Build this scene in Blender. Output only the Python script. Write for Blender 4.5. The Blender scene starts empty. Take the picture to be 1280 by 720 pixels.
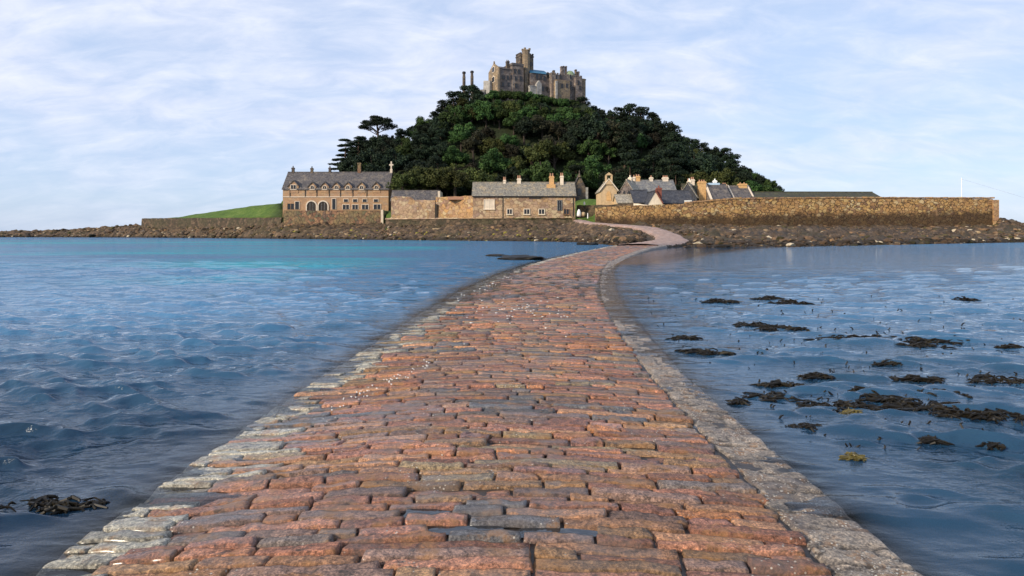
import bpy, math, random
import numpy as np
from mathutils import Vector, Matrix

R = math.radians
np.seterr(over='ignore')
rng = np.random.default_rng(7)
random.seed(7)
S = bpy.context.scene
COL = S.collection
F = 853.0            # focal length in pixels of the 1280 wide photograph
HOR = 291.0          # row of the horizon
CZ = 1.72            # eye height above the water

def P(px, py, Y):
    return Vector(((px - 640.0) / F * Y, Y, CZ - (py - HOR) / F * Y))
def PX(px, Y): return (px - 640.0) / F * Y
def PZ(py, Y): return CZ - (py - HOR) / F * Y

# ------------------------------------------------------------------ noise
def _hash(ix, iy, iz, seed):
    h = (ix.astype(np.int64) * 374761393 + iy.astype(np.int64) * 668265263 + iz.astype(np.int64) * 2147483647 + seed * 1274126177) & 0xFFFFFFFF
    h = ((h ^ (h >> 13)) * 1274126177) & 0xFFFFFFFF
    h = ((h ^ (h >> 16)) * 2246822519) & 0xFFFFFFFF
    return ((h ^ (h >> 15)) & 0xFFFFFF) / float(0xFFFFFF)
def vnoise(x, y, z=None, seed=0):
    x = np.asarray(x, float); y = np.asarray(y, float)
    z = np.zeros_like(x) if z is None else np.asarray(z, float)
    ix, iy, iz = np.floor(x), np.floor(y), np.floor(z)
    fx, fy, fz = x - ix, y - iy, z - iz
    fx, fy, fz = [f * f * f * (f * (f * 6 - 15) + 10) for f in (fx, fy, fz)]
    r = 0
    for dx in (0, 1):
        for dy in (0, 1):
            for dz in (0, 1):
                w = (fx if dx else 1 - fx) * (fy if dy else 1 - fy) * (fz if dz else 1 - fz)
                r = r + w * _hash(ix + dx, iy + dy, iz + dz, seed)
    return r * 2 - 1
def fbm(x, y, z=None, o=4, seed=0, g=0.5):
    a, t, f = 1.0, 0.0, 1.0
    for k in range(o):
        t = t + a * vnoise(np.asarray(x) * f, np.asarray(y) * f, None if z is None else np.asarray(z) * f, seed + k * 17)
        a *= g; f *= 2.03
    return t
def sstep(a, b, x):
    t = np.clip((np.asarray(x, float) - a) / (b - a), 0, 1)
    return t * t * (3 - 2 * t)

# ------------------------------------------------------------------ materials
class NT:
    def __init__(s, name):
        s.m = bpy.data.materials.new(name); s.m.use_nodes = True
        s.t = s.m.node_tree; s.n = s.t.nodes; s.l = s.t.links
        s.b = s.n['Principled BSDF']; s.out = s.n['Material Output']
        s.b.inputs['Specular IOR Level'].default_value = 0.25
    def node(s, typ, **kw):
        n = s.n.new(typ)
        for k, v in kw.items():
            if k in n.inputs.keys() or isinstance(k, int): n.inputs[k].default_value = v
            else: setattr(n, k, v)
        return n
    def link(s, a, b): s.l.new(a, b)
    def coord(s, scale=(1, 1, 1), kind='Object'):
        c = s.node('ShaderNodeTexCoord'); m = s.node('ShaderNodeMapping')
        m.inputs['Scale'].default_value = scale
        s.link(c.outputs[kind], m.inputs['Vector']); return m.outputs['Vector']
    def noise(s, vec, scale, detail=4, rough=0.6, dist=0.0):
        n = s.node('ShaderNodeTexNoise'); n.inputs['Scale'].default_value = scale
        n.inputs['Detail'].default_value = detail; n.inputs['Roughness'].default_value = rough; n.inputs['Distortion'].default_value = dist
        s.link(vec, n.inputs['Vector']); return n.outputs['Fac']
    def ramp(s, fac, stops, mode='LINEAR'):
        r = s.node('ShaderNodeValToRGB'); cr = r.color_ramp; cr.interpolation = mode
        while len(cr.elements) < len(stops): cr.elements.new(0.5)
        for e, (p, c) in zip(cr.elements, stops):
            e.position = p; e.color = (*c, 1) if len(c) == 3 else c
        s.link(fac, r.inputs['Fac']); return r.outputs['Color']
    def val(s, fac, a, b, lo=0.0, hi=1.0):
        r = s.node('ShaderNodeMapRange'); r.interpolation_type = 'SMOOTHSTEP'
        r.inputs[1].default_value = a; r.inputs[2].default_value = b; r.inputs[3].default_value = lo; r.inputs[4].default_value = hi
        s.link(fac, r.inputs[0]); return r.outputs[0]
    def mix(s, fac, a, b, mode='MIX'):
        x = s.node('ShaderNodeMix'); x.data_type = 'RGBA'; x.blend_type = mode
        for i, v in ((0, fac), (6, a), (7, b)):
            if hasattr(v, 'is_linked'): s.link(v, x.inputs[i])
            elif i == 0: x.inputs[0].default_value = v
            else: x.inputs[i].default_value = (*v, 1) if len(v) == 3 else v
        return x.outputs[2]
    def math(s, op, a, b=None):
        x = s.node('ShaderNodeMath'); x.operation = op
        for i, v in ((0, a), (1, b)):
            if v is None: continue
            if hasattr(v, 'is_linked'): s.link(v, x.inputs[i])
            else: x.inputs[i].default_value = v
        return x.outputs[0]
    def attr(s, name, out='Color'):
        a = s.node('ShaderNodeAttribute'); a.attribute_name = name; return a.outputs[out]
    def bump(s, h, strength=0.5, dist=0.1):
        b = s.node('ShaderNodeBump'); b.inputs['Strength'].default_value = strength; b.inputs['Distance'].default_value = dist
        s.link(h, b.inputs['Height']); s.link(b.outputs['Normal'], s.b.inputs['Normal']); return b
    def base(s, c, rough=0.85):
        if hasattr(c, 'is_linked'): s.link(c, s.b.inputs['Base Color'])
        else: s.b.inputs['Base Color'].default_value = (*c, 1)
        if hasattr(rough, 'is_linked'): s.link(rough, s.b.inputs['Roughness'])
        else: s.b.inputs['Roughness'].default_value = rough

def plain(name, c, rough=0.8, var=0.25, scale=1.5):
    t = NT(name); v = t.coord()
    n = t.noise(v, scale, 5)
    lo = tuple(x * (1 - var) for x in c); hi = tuple(min(1, x * (1 + var)) for x in c)
    t.base(t.ramp(n, [(0.3, lo), (0.7, hi)]), rough)
    t.bump(n, 0.3, 0.05); return t.m

def masonry(name, cols, size=0.7, mortar=(0.16, 0.12, 0.08), squash=1.5, stain=None, wash=None, bump=0.8, mort_w=0.07):
    """rubble or coursed stone: one colour per stone, joints, damp tide stain below a height"""
    t = NT(name)
    v0 = t.coord()
    wob = t.node('ShaderNodeTexNoise'); wob.inputs['Scale'].default_value = 1.1 / size; wob.inputs['Detail'].default_value = 3; t.link(v0, wob.inputs['Vector'])
    add = t.node('ShaderNodeVectorMath'); add.operation = 'MULTIPLY_ADD'
    t.link(wob.outputs['Color'], add.inputs[0]); add.inputs[1].default_value = (0.9 * size,) * 3; t.link(v0, add.inputs[2])
    mp = t.node('ShaderNodeMapping'); mp.inputs['Scale'].default_value = (1 / size, 1 / size, squash / size)
    t.link(add.outputs[0], mp.inputs['Vector']); v = mp.outputs['Vector']
    vo = t.node('ShaderNodeTexVoronoi'); vo.inputs['Scale'].default_value = 1; t.link(v, vo.inputs['Vector'])
    ve = t.node('ShaderNodeTexVoronoi'); ve.feature = 'DISTANCE_TO_EDGE'; ve.inputs['Scale'].default_value = 1; t.link(v, ve.inputs['Vector'])
    sp = t.node('ShaderNodeSeparateColor'); t.link(vo.outputs['Color'], sp.inputs[0])
    k = len(cols)
    c = t.ramp(sp.outputs[0], [((i + 0.0) / k, col) for i, col in enumerate(cols)], 'CONSTANT')
    big = t.noise(v0, 0.22, 5, 0.65)
    grain = t.noise(v0, 6.0, 5, 0.7)
    c = t.mix(t.val(grain, 0.3, 0.75), c, (1.35, 1.3, 1.2), 'MULTIPLY') if False else t.mix(0.45, c, t.ramp(grain, [(0.25, (0.35, 0.33, 0.3)), (0.75, (1.0, 0.98, 0.92))]), 'MULTIPLY')
    if wash: c = t.mix(t.val(big, 0.42, 0.62, 0, 0.75), c, wash)
    edge = t.math('MAXIMUM', t.val(ve.outputs['Distance'], 0.0, mort_w), t.val(t.noise(v0, 0.9 / size, 4, .7), .46, .62, 0.0, .85))
    c = t.mix(edge, mortar, c)
    if stain:
        zc, w, scol, slope = stain
        sx = t.node('ShaderNodeSeparateXYZ'); t.link(v0, sx.inputs[0])
        zz = t.math('ADD', sx.outputs[2], t.math('MULTIPLY', t.math('SUBTRACT', t.noise(v0, 0.35, 5, 0.7), 0.5), 4.0)); zz = t.math('SUBTRACT', zz, t.math('MULTIPLY', sx.outputs[0], slope))
        c = t.mix(t.val(zz, zc + w, zc - w, 0, 0.88), c, scol)
    t.base(c, 0.9)
    hgt = t.math('ADD', t.math('MULTIPLY', edge, 0.6), t.math('MULTIPLY', grain, 0.5))
    t.bump(hgt, bump, 0.12)
    return t.m

def slate(name, a, b, lichen=(0.34, 0.31, 0.22), amt=0.5, course=0.35):
    t = NT(name); v = t.coord()
    br = t.node('ShaderNodeTexBrick'); br.inputs['Scale'].default_value = 1
    br.inputs['Brick Width'].default_value = course * 1.1; br.inputs['Row Height'].default_value = course; br.inputs['Mortar Size'].default_value = 0.02
    br.inputs['Color1'].default_value = (*a, 1); br.inputs['Color2'].default_value = (*b, 1); br.inputs['Mortar'].default_value = (0.02, 0.02, 0.022, 1)
    br.inputs['Bias'].default_value = 0.0
    # courses climb the slope: use (x+y, z)
    sx = t.node('ShaderNodeSeparateXYZ'); t.link(v, sx.inputs[0])
    cb = t.node('ShaderNodeCombineXYZ'); t.link(t.math('ADD', sx.outputs[0], t.math('MULTIPLY', sx.outputs[1], 0.35)), cb.inputs[0]); t.link(sx.outputs[2], cb.inputs[1])
    t.link(cb.outputs[0], br.inputs['Vector'])
    n = t.noise(v, 0.8, 6, 0.75); n2 = t.noise(v, 2.2, 5, 0.75)
    c = t.mix(t.val(n, 0.48, 0.64, 0, amt), br.outputs['Color'], lichen)
    c = t.mix(0.6, c, t.ramp(n2, [(0.36, (0.2, 0.2, 0.22)), (0.64, (1.35, 1.3, 1.25))]), 'MULTIPLY')
    t.base(c, 0.7); t.bump(t.math('ADD', br.outputs['Fac'], n2), 0.4, 0.04)
    return t.m

M = {}
OCH = [(0.42, 0.27, 0.13), (0.50, 0.35, 0.18), (0.33, 0.19, 0.10), (0.40, 0.29, 0.20), (0.52, 0.30, 0.13), (0.27, 0.17, 0.12), (0.55, 0.42, 0.25), (0.36, 0.22, 0.16)]
M['ashlar'] = masonry('warm_granite_ashlar', [(0.46, 0.29, 0.16), (0.52, 0.34, 0.19), (0.40, 0.25, 0.15), (0.50, 0.30, 0.17), (0.43, 0.31, 0.21)], 0.75, (0.30, 0.19, 0.11), 1.7, bump=0.4, mort_w=0.04, wash=(0.40, 0.24, 0.14))
M['rubble'] = masonry('ochre_rubble', OCH, 1.0, (0.15, 0.09, 0.05), 1.25, wash=(0.42, 0.25, 0.12))
M['rubble_pale'] = masonry('pale_ochre_rubble', [(0.5, 0.38, 0.24), (0.44, 0.28, 0.15), (0.55, 0.43, 0.28), (0.36, 0.25, 0.19), (0.30, 0.2, 0.14)], 0.95, (0.2, 0.13, 0.08), 1.2, wash=(0.46, 0.31, 0.19))
M['harbour'] = masonry('harbour_granite', [(0.46, 0.29, 0.11), (0.56, 0.39, 0.17), (0.30, 0.17, 0.08), (0.50, 0.31, 0.12), (0.22, 0.13, 0.08), (0.58, 0.45, 0.25), (0.38, 0.24, 0.13), (0.43, 0.25, 0.10)], 0.85, (0.07, 0.045, 0.025), 1.45, stain=(4.5, 0.8, (0.048, 0.030, 0.017), .019), wash=(0.40, 0.23, 0.09), bump=1.0, mort_w=0.12)
M['footwall'] = masonry('terrace_rubble', [(0.24, 0.13, 0.08), (0.32, 0.18, 0.11), (0.18, 0.12, 0.09), (0.36, 0.22, 0.12), (0.15, 0.14, 0.09)], 0.85, (0.06, 0.04, 0.03), 0.9, wash=(0.2, 0.16, 0.08), mort_w=0.1)
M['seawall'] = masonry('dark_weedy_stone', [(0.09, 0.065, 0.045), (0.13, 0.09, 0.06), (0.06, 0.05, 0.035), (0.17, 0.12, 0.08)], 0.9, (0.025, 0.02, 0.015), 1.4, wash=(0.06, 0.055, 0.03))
M['castle'] = masonry('grey_castle_stone', [(0.23, 0.19, 0.17), (0.29, 0.24, 0.21), (0.18, 0.15, 0.14), (0.34, 0.28, 0.23), (0.25, 0.19, 0.15)], 1.1, (0.07, 0.06, 0.055), 1.3, wash=(0.10, 0.085, 0.08))
M['castle_gold_lit'] = masonry('gold_lit_castle_stone', [(0.33, 0.25, 0.16), (0.27, 0.21, 0.15), (0.39, 0.29, 0.18), (0.22, 0.18, 0.14)], 1.0, (0.12, 0.09, 0.06), 1.3, wash=(0.17, 0.13, 0.09))  # the gable's sunlit tone is in this colour; tan turrets and bastion share it
M['castle_dark'] = masonry('dark_castle_stone', [(0.12, 0.1, 0.09), (0.16, 0.13, 0.1), (0.09, 0.08, 0.075), (0.2, 0.15, 0.1)], 1.0, (0.06, 0.05, 0.045), 1.3)
M['castle_pale'] = plain('pale_limewash', (0.30, 0.285, 0.26), 0.9, 0.45, 0.9)
M['slate'] = slate('dark_slate', (0.085, 0.08, 0.085), (0.14, 0.13, 0.13), (0.26, 0.22, 0.17), 0.6)
M['slate_grey'] = slate('lichened_slate', (0.22, 0.21, 0.18), (0.30, 0.28, 0.23), (0.40, 0.32, 0.20), 0.8)
M['slate_mid'] = slate('mid_slate', (0.16, 0.17, 0.18), (0.22, 0.22, 0.22), (0.34, 0.32, 0.26), 0.5)
M['slate_blue'] = slate('blue_black_slate', (0.045, 0.05, 0.065), (0.075, 0.08, 0.095), (0.13, 0.12, 0.11), 0.4)
M['slate_pale'] = slate('pale_slate', (0.34, 0.31, 0.25), (0.42, 0.38, 0.3), (0.48, 0.42, 0.3), 0.5)
M['slate_moss'] = slate('mossy_slate', (0.05, 0.05, 0.035), (0.08, 0.075, 0.045), (0.09, 0.09, 0.03), 0.8)
M['trim'] = plain('pale_dressed_stone', (0.62, 0.52, 0.40), 0.8, 0.15)
M['white'] = plain('white_paint', (0.8, 0.79, 0.76), 0.6, 0.05)
M['cream'] = plain('cream_render', (0.50, 0.36, 0.21), 0.85, 0.18)
M['cream_pale'] = plain('pale_render', (0.68, 0.58, 0.45), 0.85, 0.15)
M['chimney_gold'] = plain('ochre_chimney', (0.56, 0.34, 0.15), 0.85, 0.25, 3)
M['pot'] = plain('clay_pot', (0.36, 0.2, 0.13), 0.8, 0.2, 4)
M['redbrick'] = plain('red_brick', (0.20, 0.07, 0.05), 0.85, 0.35, 4)
M['lead'] = plain('dark_iron', (0.02, 0.02, 0.022), 0.5, 0.2)
M['door'] = plain('dark_timber', (0.035, 0.028, 0.022), 0.6, 0.3)
M['copper'] = plain('green_copper_dome', (0.20, 0.26, 0.15), 0.6, 0.3, 2)
M['tarp'] = plain('blue_tarpaulin', (0.025, 0.13, 0.22), 0.5, 0.25, 1.2)
M['skylight'] = plain('pale_blue_metal', (0.42, 0.55, 0.68), 0.4, 0.1)
M['bark'] = plain('bark', (0.045, 0.035, 0.027), 0.9, 0.35, 3)
M['bark_pine'] = plain('pine_bark', (0.07, 0.045, 0.032), 0.9, 0.35, 3)
def glass(name, c):
    t = NT(name); t.base(c, 0.12); t.b.inputs['Specular IOR Level'].default_value = 0.5; return t.m
M['glass'] = glass('dark_window_glass', (0.012, 0.013, 0.015))

def foliage(name, dark, mid, light, trans=0.15):
    t = NT(name); v = t.coord()
    oi = t.node('ShaderNodeObjectInfo')
    n = t.noise(v, 0.45, 3, 0.6)
    n2 = t.noise(v, 2.2, 2, 0.6)
    f = t.math('ADD', t.math('MULTIPLY', n, 0.75), t.math('MULTIPLY', n2, 0.25))
    c = t.ramp(f, [(0.33, dark), (0.5, mid), (0.68, light)])
    hs = t.node('ShaderNodeHueSaturation'); t.link(c, hs.inputs['Color'])
    t.link(t.val(oi.outputs['Random'], 0, 1, 0.475, 0.52), hs.inputs['Hue'])
    t.link(t.val(oi.outputs['Random'], 0, 1, 0.65, 1.3), hs.inputs['Value'])
    t.base(hs.outputs['Color'], 0.7)
    t.b.inputs['Specular IOR Level'].default_value = 0.12
    tr = t.node('ShaderNodeBsdfTranslucent'); t.link(hs.outputs['Color'], tr.inputs['Color'])
    mx = t.node('ShaderNodeMixShader'); mx.inputs[0].default_value = trans
    t.link(t.b.outputs[0], mx.inputs[1]); t.link(tr.outputs[0], mx.inputs[2]); t.link(mx.outputs[0], t.out.inputs['Surface'])
    return t.m
M['leaf_dark'] = foliage('dark_evergreen_leaves', (0.009, 0.015, 0.011), (0.019, 0.031, 0.018), (0.036, 0.053, 0.026))
M['leaf_green'] = foliage('green_leaves', (0.015, 0.029, 0.011), (0.040, 0.074, 0.021), (0.085, 0.135, 0.035))
M['leaf_olive'] = foliage('olive_leaves', (0.022, 0.028, 0.010), (0.055, 0.066, 0.020), (0.11, 0.115, 0.032))
M['leaf_brown'] = foliage('brown_green_leaves', (0.013, 0.015, 0.010), (0.031, 0.030, 0.018), (0.058, 0.052, 0.027))
M['needle'] = foliage('pine_needles', (0.007, 0.012, 0.008), (0.014, 0.024, 0.013), (0.028, 0.042, 0.020), 0.08)

def rock_mat(name):
    t = NT(name); v = t.coord()
    n = t.noise(v, 0.8, 6, 0.75); n2 = t.noise(v, 3.2, 5, 0.7); n3 = t.noise(v, 0.16, 4, 0.6)
    c = t.ramp(n, [(0.3, (0.030, 0.021, 0.014)), (0.48, (0.085, 0.058, 0.036)), (0.6, (0.17, 0.11, 0.06)), (0.72, (0.34, 0.24, 0.14))])
    c = t.mix(t.val(n3, .5, .62, 0, .65), c, (0.060, 0.050, 0.020))
    sx = t.node('ShaderNodeSeparateXYZ'); t.link(v, sx.inputs[0])
    zz = t.math('ADD', sx.outputs[2], t.math('MULTIPLY', n, 1.4))
    c = t.mix(t.val(zz, 1.75, 0.95, 0, .85), c, (0.022, 0.017, 0.010))
    c = t.mix(.5, c, t.ramp(n2, [(0.3, (0.4, 0.4, 0.4)), (0.7, (1.3, 1.25, 1.2))]), 'MULTIPLY')
    t.base(c, 0.75); t.bump(n2, .9, .25); return t
# ------------------------------------------------------------------ mesh builder
class MB:
    def __init__(s): s.v = []; s.f = []
    def add(s, vs, fs):
        o = len(s.v); s.v += [tuple(x) for x in vs]; s.f += [tuple(i + o for i in f) for f in fs]; return s
    def box(s, x0, x1, y0, y1, z0, z1):
        vs = [(x, y, z) for z in (z0, z1) for y in (y0, y1) for x in (x0, x1)]
        return s.add(vs, [(0, 2, 3, 1), (4, 5, 7, 6), (0, 1, 5, 4), (2, 6, 7, 3), (0, 4, 6, 2), (1, 3, 7, 5)])
    def prism(s, poly, d, axis=1, start=0.0):
        """poly: list of 2-D points; axis 1: (x,z) extruded along y; axis 0: (y,z) along x; axis 2: (x,y) along z"""
        n = len(poly); vs = []
        for k in (start, start + d):
            for a, b in poly: vs.append((a, k, b) if axis == 1 else (k, a, b) if axis == 0 else (a, b, k))
        fs = [tuple(range(n)), tuple(range(2 * n - 1, n - 1, -1))] + [(i, i + n, (i + 1) % n + n, (i + 1) % n) for i in range(n)]
        return s.add(vs, fs)
    def tube(s, p0, p1, r0, r1, n=8, cap=True):
        p0, p1 = Vector(p0), Vector(p1); d = (p1 - p0).normalized()
        a = d.orthogonal().normalized(); b = d.cross(a)
        vs = [p + (a * math.cos(2 * math.pi * i / n) + b * math.sin(2 * math.pi * i / n)) * r for p, r in ((p0, r0), (p1, r1)) for i in range(n)]
        fs = [(i, (i + 1) % n, (i + 1) % n + n, i + n) for i in range(n)]
        if cap: fs += [tuple(range(n - 1, -1, -1)), tuple(range(n, 2 * n))]
        return s.add(vs, fs)
    def lathe(s, prof, n=12, c=(0, 0)):
        vs = [(c[0] + r * math.cos(2 * math.pi * i / n), c[1] + r * math.sin(2 * math.pi * i / n), z) for r, z in prof for i in range(n)]
        fs = [(k * n + i, k * n + (i + 1) % n, (k + 1) * n + (i + 1) % n, (k + 1) * n + i) for k in range(len(prof) - 1) for i in range(n)]
        return s.add(vs, fs)
    def build(s, name, mat, parent=None, smooth=False, loc=None):
        me = bpy.data.meshes.new(name); me.from_pydata(s.v, [], s.f)
        import bmesh
        bm = bmesh.new(); bm.from_mesh(me); bmesh.ops.recalc_face_normals(bm, faces=bm.faces); bm.to_mesh(me); bm.free()
        me.materials.append(mat)
        if smooth: me.polygons.foreach_set('use_smooth', [True] * len(me.polygons))
        o = bpy.data.objects.new(name, me); COL.objects.link(o)
        if parent: o.parent = parent
        if loc is not None: o.location = loc
        return o

def np_mesh(name, verts, faces, mat, smooth=True, attrs=None, parent=None):
    """verts (n,3); faces (m,4) or (m,3) numpy"""
    me = bpy.data.meshes.new(name)
    verts = np.asarray(verts, np.float32); faces = np.asarray(faces, np.int32); k = faces.shape[1]
    me.vertices.add(len(verts)); me.vertices.foreach_set('co', verts.ravel())
    me.loops.add(faces.size); me.loops.foreach_set('vertex_index', faces.ravel())
    me.polygons.add(len(faces)); me.polygons.foreach_set('loop_start', np.arange(len(faces), dtype=np.int32) * k)
    me.polygons.foreach_set('use_smooth', np.full(len(faces), smooth))
    me.update(calc_edges=True)
    for an, (typ, data) in (attrs or {}).items():
        a = me.attributes.new(an, typ, 'POINT')
        a.data.foreach_set('color' if typ == 'FLOAT_COLOR' else 'value', np.asarray(data, np.float32).ravel())
    me.materials.append(mat); me.validate()
    o = bpy.data.objects.new(name, me); COL.objects.link(o)
    if parent: o.parent = parent
    return o
def grid_faces(nr, nc):
    i = np.arange(nr - 1)[:, None] * nc + np.arange(nc - 1)[None, :]
    return np.stack([i, i + 1, i + nc + 1, i + nc], -1).reshape(-1, 4)

def tag(o, label=None, cat=None, group=None, kind=None):
    if label: o['label'] = label
    if cat: o['category'] = cat
    if group: o['group'] = group
    if kind: o['kind'] = kind
    return o
def thing(name, label, cat, loc=(0, 0, 0), rz=0.0, group=None):
    o = bpy.data.objects.new(name, None); COL.objects.link(o)
    o.location = loc; o.rotation_euler = (0, 0, rz); o.empty_display_size = 0.3
    return tag(o, label, cat, group)

# ------------------------------------------------------------------ causeway line
LT = np.array([(0, -2.35), (3, -2.28), (8, -2.17), (14.6, -1.85), (20.4, -1.45), (28.7, -.47), (36, .75), (45, 2.67), (55.7, 5.4), (67, 8.4), (78, 11.6), (92, 17.0)])
RT = np.array([(0, 1.87), (8, 1.97), (11.2, 2.15), (15.7, 2.48), (21.3, 3.1), (31.2, 4.5), (38, 5.7), (48, 8.1), (58, 10.8), (68, 13.7), (78, 17.2), (90, 22.0)])
ZC = np.array([(0, .14), (7, .13), (10, .085), (14, .028), (28, .016), (40, .08), (60, .2), (78, .3), (92, .42)])
ZL = np.array([(0, .05), (5, .032), (9, .014), (18, .0), (30, .004), (45, .06), (60, .16), (78, .28), (92, .4)])
ZR = np.array([(0, .08), (5, .058), (9, .032), (16, .010), (30, .012), (45, .07), (60, .17), (78, .28), (92, .4)])
def it(T, y): return np.interp(y, T[:, 0], T[:, 1])
TL, TR = 0.09, 0.895
def path_z(Y, t):
    """height of the paved surface at distance Y, t = 0 on the one edge, 1 on the other; beyond the edges it falls to the sea bed"""
    Y = np.asarray(Y, float); t = np.asarray(t, float)
    zc, zl, zr = it(ZC, Y), it(ZL, Y), it(ZR, Y)
    a = np.clip((0.47 - t) / (0.47 - TL), 0, 1); b = np.clip((t - 0.47) / (TR - 0.47), 0, 1)
    z = zc + (zl - zc) * a ** 1.7 + (zr - zc) * b ** 1.7
    z = z - 0.028 * np.clip((TL - t) / TL, 0, 1) - 0.030 * np.clip((t - TR) / (1 - TR), 0, 1)
    z = z - 5.0 * np.clip(-t, 0, 0.15) - 5.0 * np.clip(t - 1, 0, 0.15)
    return z
def path_t(X, Y):
    l, r = it(LT, Y), it(RT, Y)
    return (X - l) / (r - l)

LT[:, 1] -= .14; RT[:, 1] += .11
# ------------------------------------------------------------------ causeway stones
PAL = [((0.30, 0.150, 0.100), .20), ((0.25, 0.120, 0.082), .17), ((0.31, 0.175, 0.105), .13), ((0.22, 0.115, 0.092), .15), ((0.26, 0.165, 0.095), .10),
       ((0.145, 0.125, 0.12), .06), ((0.185, 0.125, 0.105), .11), ((0.33, 0.15, 0.07), .04), ((0.24, 0.19, 0.12), .04)]
PC = np.array([p[0] for p in PAL]) * np.array((1.08, 1.02, .95)); PW = np.array([p[1] for p in PAL]); PW /= PW.sum()
HOLES = [P(510, 643, 1), P(615, 663, 1), P(716, 667, 1), P(652, 667, 1)]
HOLES = [(h.x / h.y, HOR + (CZ - h.z) * F / h.y) for h in HOLES]
hole_pts = []
for (hx, hy) in HOLES:
    Y = F * (CZ - 0.125) / (hy - HOR); hole_pts.append((hx * Y, Y))
hole_cells = []
def build_causeway():
    V, FQ, CC, WT = [], [], [], []
    nv = 0
    def stone(s0, s1, t0, t1, nu, nw, col, wet, lift, tilt_u, tilt_v, rough, skew, r1, seed):
        nonlocal nv
        a = np.linspace(0, 1, nu); b = np.linspace(0, 1, nw)
        if nu > 4:   # crowd the lines towards the arrises
            a = np.concatenate([[0, .022, .08], np.linspace(.2, .8, nu - 6), [.92, .978, 1]]) if nu >= 9 else np.array([0, .03, .25, .5, .75, .97, 1])[:nu] if nu == 7 else a
        if nw == 5: b = np.array([0, .06, .5, .94, 1])
        if nw == 7: b = np.array([0, .05, .2, .5, .8, .95, 1])
        A, B = np.meshgrid(a, b)
        t = t0 + (t1 - t0) * A
        Y = s0 + (s1 - s0) * B + skew * (t - 0.5) + r1 * np.sin(t * 6.3 + seed)
        Y = Y + .030 * vnoise(t * 9.0, Y * 1.3, seed=71) + .012 * vnoise(t * 26.0, Y * 4, seed=72); t = t + .006 * vnoise(t * 14, Y * 5.0, seed=73)
        l, r = it(LT, Y), it(RT, Y)
        # ragged arrises
        w = r - l
        wob = 0.0055 if nu > 4 else 0.0
        ex = np.where(A == 0, 1, np.where(A == 1, -1, 0)); ey = np.where(B == 0, 1, np.where(B == 1, -1, 0))
        if nu <= 4: jx = jy = 0.0
        else: jx = (vnoise(Y * 9, t * 30, seed=seed) * wob + wob * 0.4) * ex
        if nu > 4: jy = (vnoise(t * 42, Y * 9, seed=seed + 3) * wob * 0.9 + wob * 0.3) * ey
        X = l + w * t + jx; Y = Y + jy
        # rounded corners
        cm = (np.abs(ex) * np.abs(ey)) > 0
        X = X + cm * ex * 0.008; Y = Y + cm * ey * 0.006
        top = path_z(Y, path_t(X, Y)) + lift + tilt_u * (A - .5) + tilt_v * (B - .5)
        d = np.minimum(np.minimum(A, 1 - A) * (t1 - t0) * 4.2, np.minimum(B, 1 - B) * (s1 - s0))
        if nu > 4:
            top = top - 0.005 * np.clip(1 - d / 0.020, 0, 1) ** 2
            top = top + rough * (fbm(X * 11, Y * 11, o=3, seed=seed % 7)) * 0.006 + rough * vnoise(X * 27, Y * 31, seed=8) * 0.004 + rough * vnoise(X * 4, Y * 7, seed=5) * 0.004
        edge = (ex != 0) | (ey != 0)
        top = np.where(edge, top - 0.036, top)
        P_ = np.stack([X, Y, top], -1).reshape(-1, 3)
        V.append(P_); FQ.append(grid_faces(nw, nu) + nv); nv += len(P_)
        CC.append(np.tile(np.array([*col, 1.0]), (len(P_), 1))); WT.append(np.full(len(P_), wet))
    s = 2.0; row = 0
    while s < 91:
        h = rng.uniform(0.80, 1.22) * np.interp(s, [2, 3.5, 5, 8, 12, 20, 40, 80], [.100, .103, .108, .135, .175, .25, .42, .65])
        skew = -0.09 + rng.normal(0, 0.015); r1 = rng.normal(0, 0.01)
        gap = rng.uniform(0.003, 0.008)
        t = rng.uniform(-0.03, 0.012)
        cuts = [t]
        while cuts[-1] < TR - 0.02:
            ln = float(np.clip(rng.lognormal(-0.84, 0.40), 0.15, 1.0)) / 4.2
            cuts.append(cuts[-1] + ln)
        cuts[-1] = TR + rng.uniform(-0.012, 0.012)
        if len(cuts) > 2 and cuts[-1] - cuts[-2] < 0.04: cuts.pop(-2)
        for i in range(len(cuts) - 1):
            t0, t1 = cuts[i], cuts[i + 1] - gap / 4.2
            sm = s + h / 2; tm = (t0 + t1) / 2
            xm = it(LT, sm) + (it(RT, sm) - it(LT, sm)) * tm; ym = sm + skew * (tm - .5)
            hole = [k for k, (hx, hy) in enumerate(hole_pts) if abs(hx - xm) < (t1 - t0) * 2.1 + .0 and abs(hy - ym) < h * 0.5]
            if hole and (t1 - t0) * 4.2 < .62: hole_cells.append((xm, ym, (t1 - t0) * 4.2, h)); continue
            if s < 6.5: nu, nw = 15, 7
            elif s < 9: nu, nw = 10, 5
            elif s < 17: nu, nw = 7, 5
            elif s < 34: nu, nw = 4, 3
            else: nu, nw = 3, 3
            # colour drifts in patches across the causeway
            q = vnoise(np.array(xm * 1.1), np.array(ym * .8), seed=11)
            c = PC[rng.choice(len(PC), p=PW)] * rng.uniform(0.72, 1.5)
            if tm < TL + .02 + .03 * q: c = np.array((0.40, 0.375, 0.30)) * rng.uniform(.6, 1.3)
            if q > .5 and rng.random() < .45: c = np.array((0.125, 0.122, 0.125)) * rng.uniform(.7, 1.2)
            wet = float(np.clip(0.30 + 0.6 * vnoise(np.array(xm * .9), np.array(ym * .5), seed=23) + rng.normal(0, .16), 0, 1))
            lift = rng.normal(0, 0.0045) + (0.008 if rng.random() < .08 else 0) - (0.018 if rng.random() < .08 else 0)
            stone(s + gap * .5, s + h - gap * .5, t0, t1, nu, nw, c, wet, lift, rng.normal(0, .007), rng.normal(0, .005), rng.uniform(.7, 1.5), skew, r1, int(rng.integers(1, 1000)))
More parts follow.
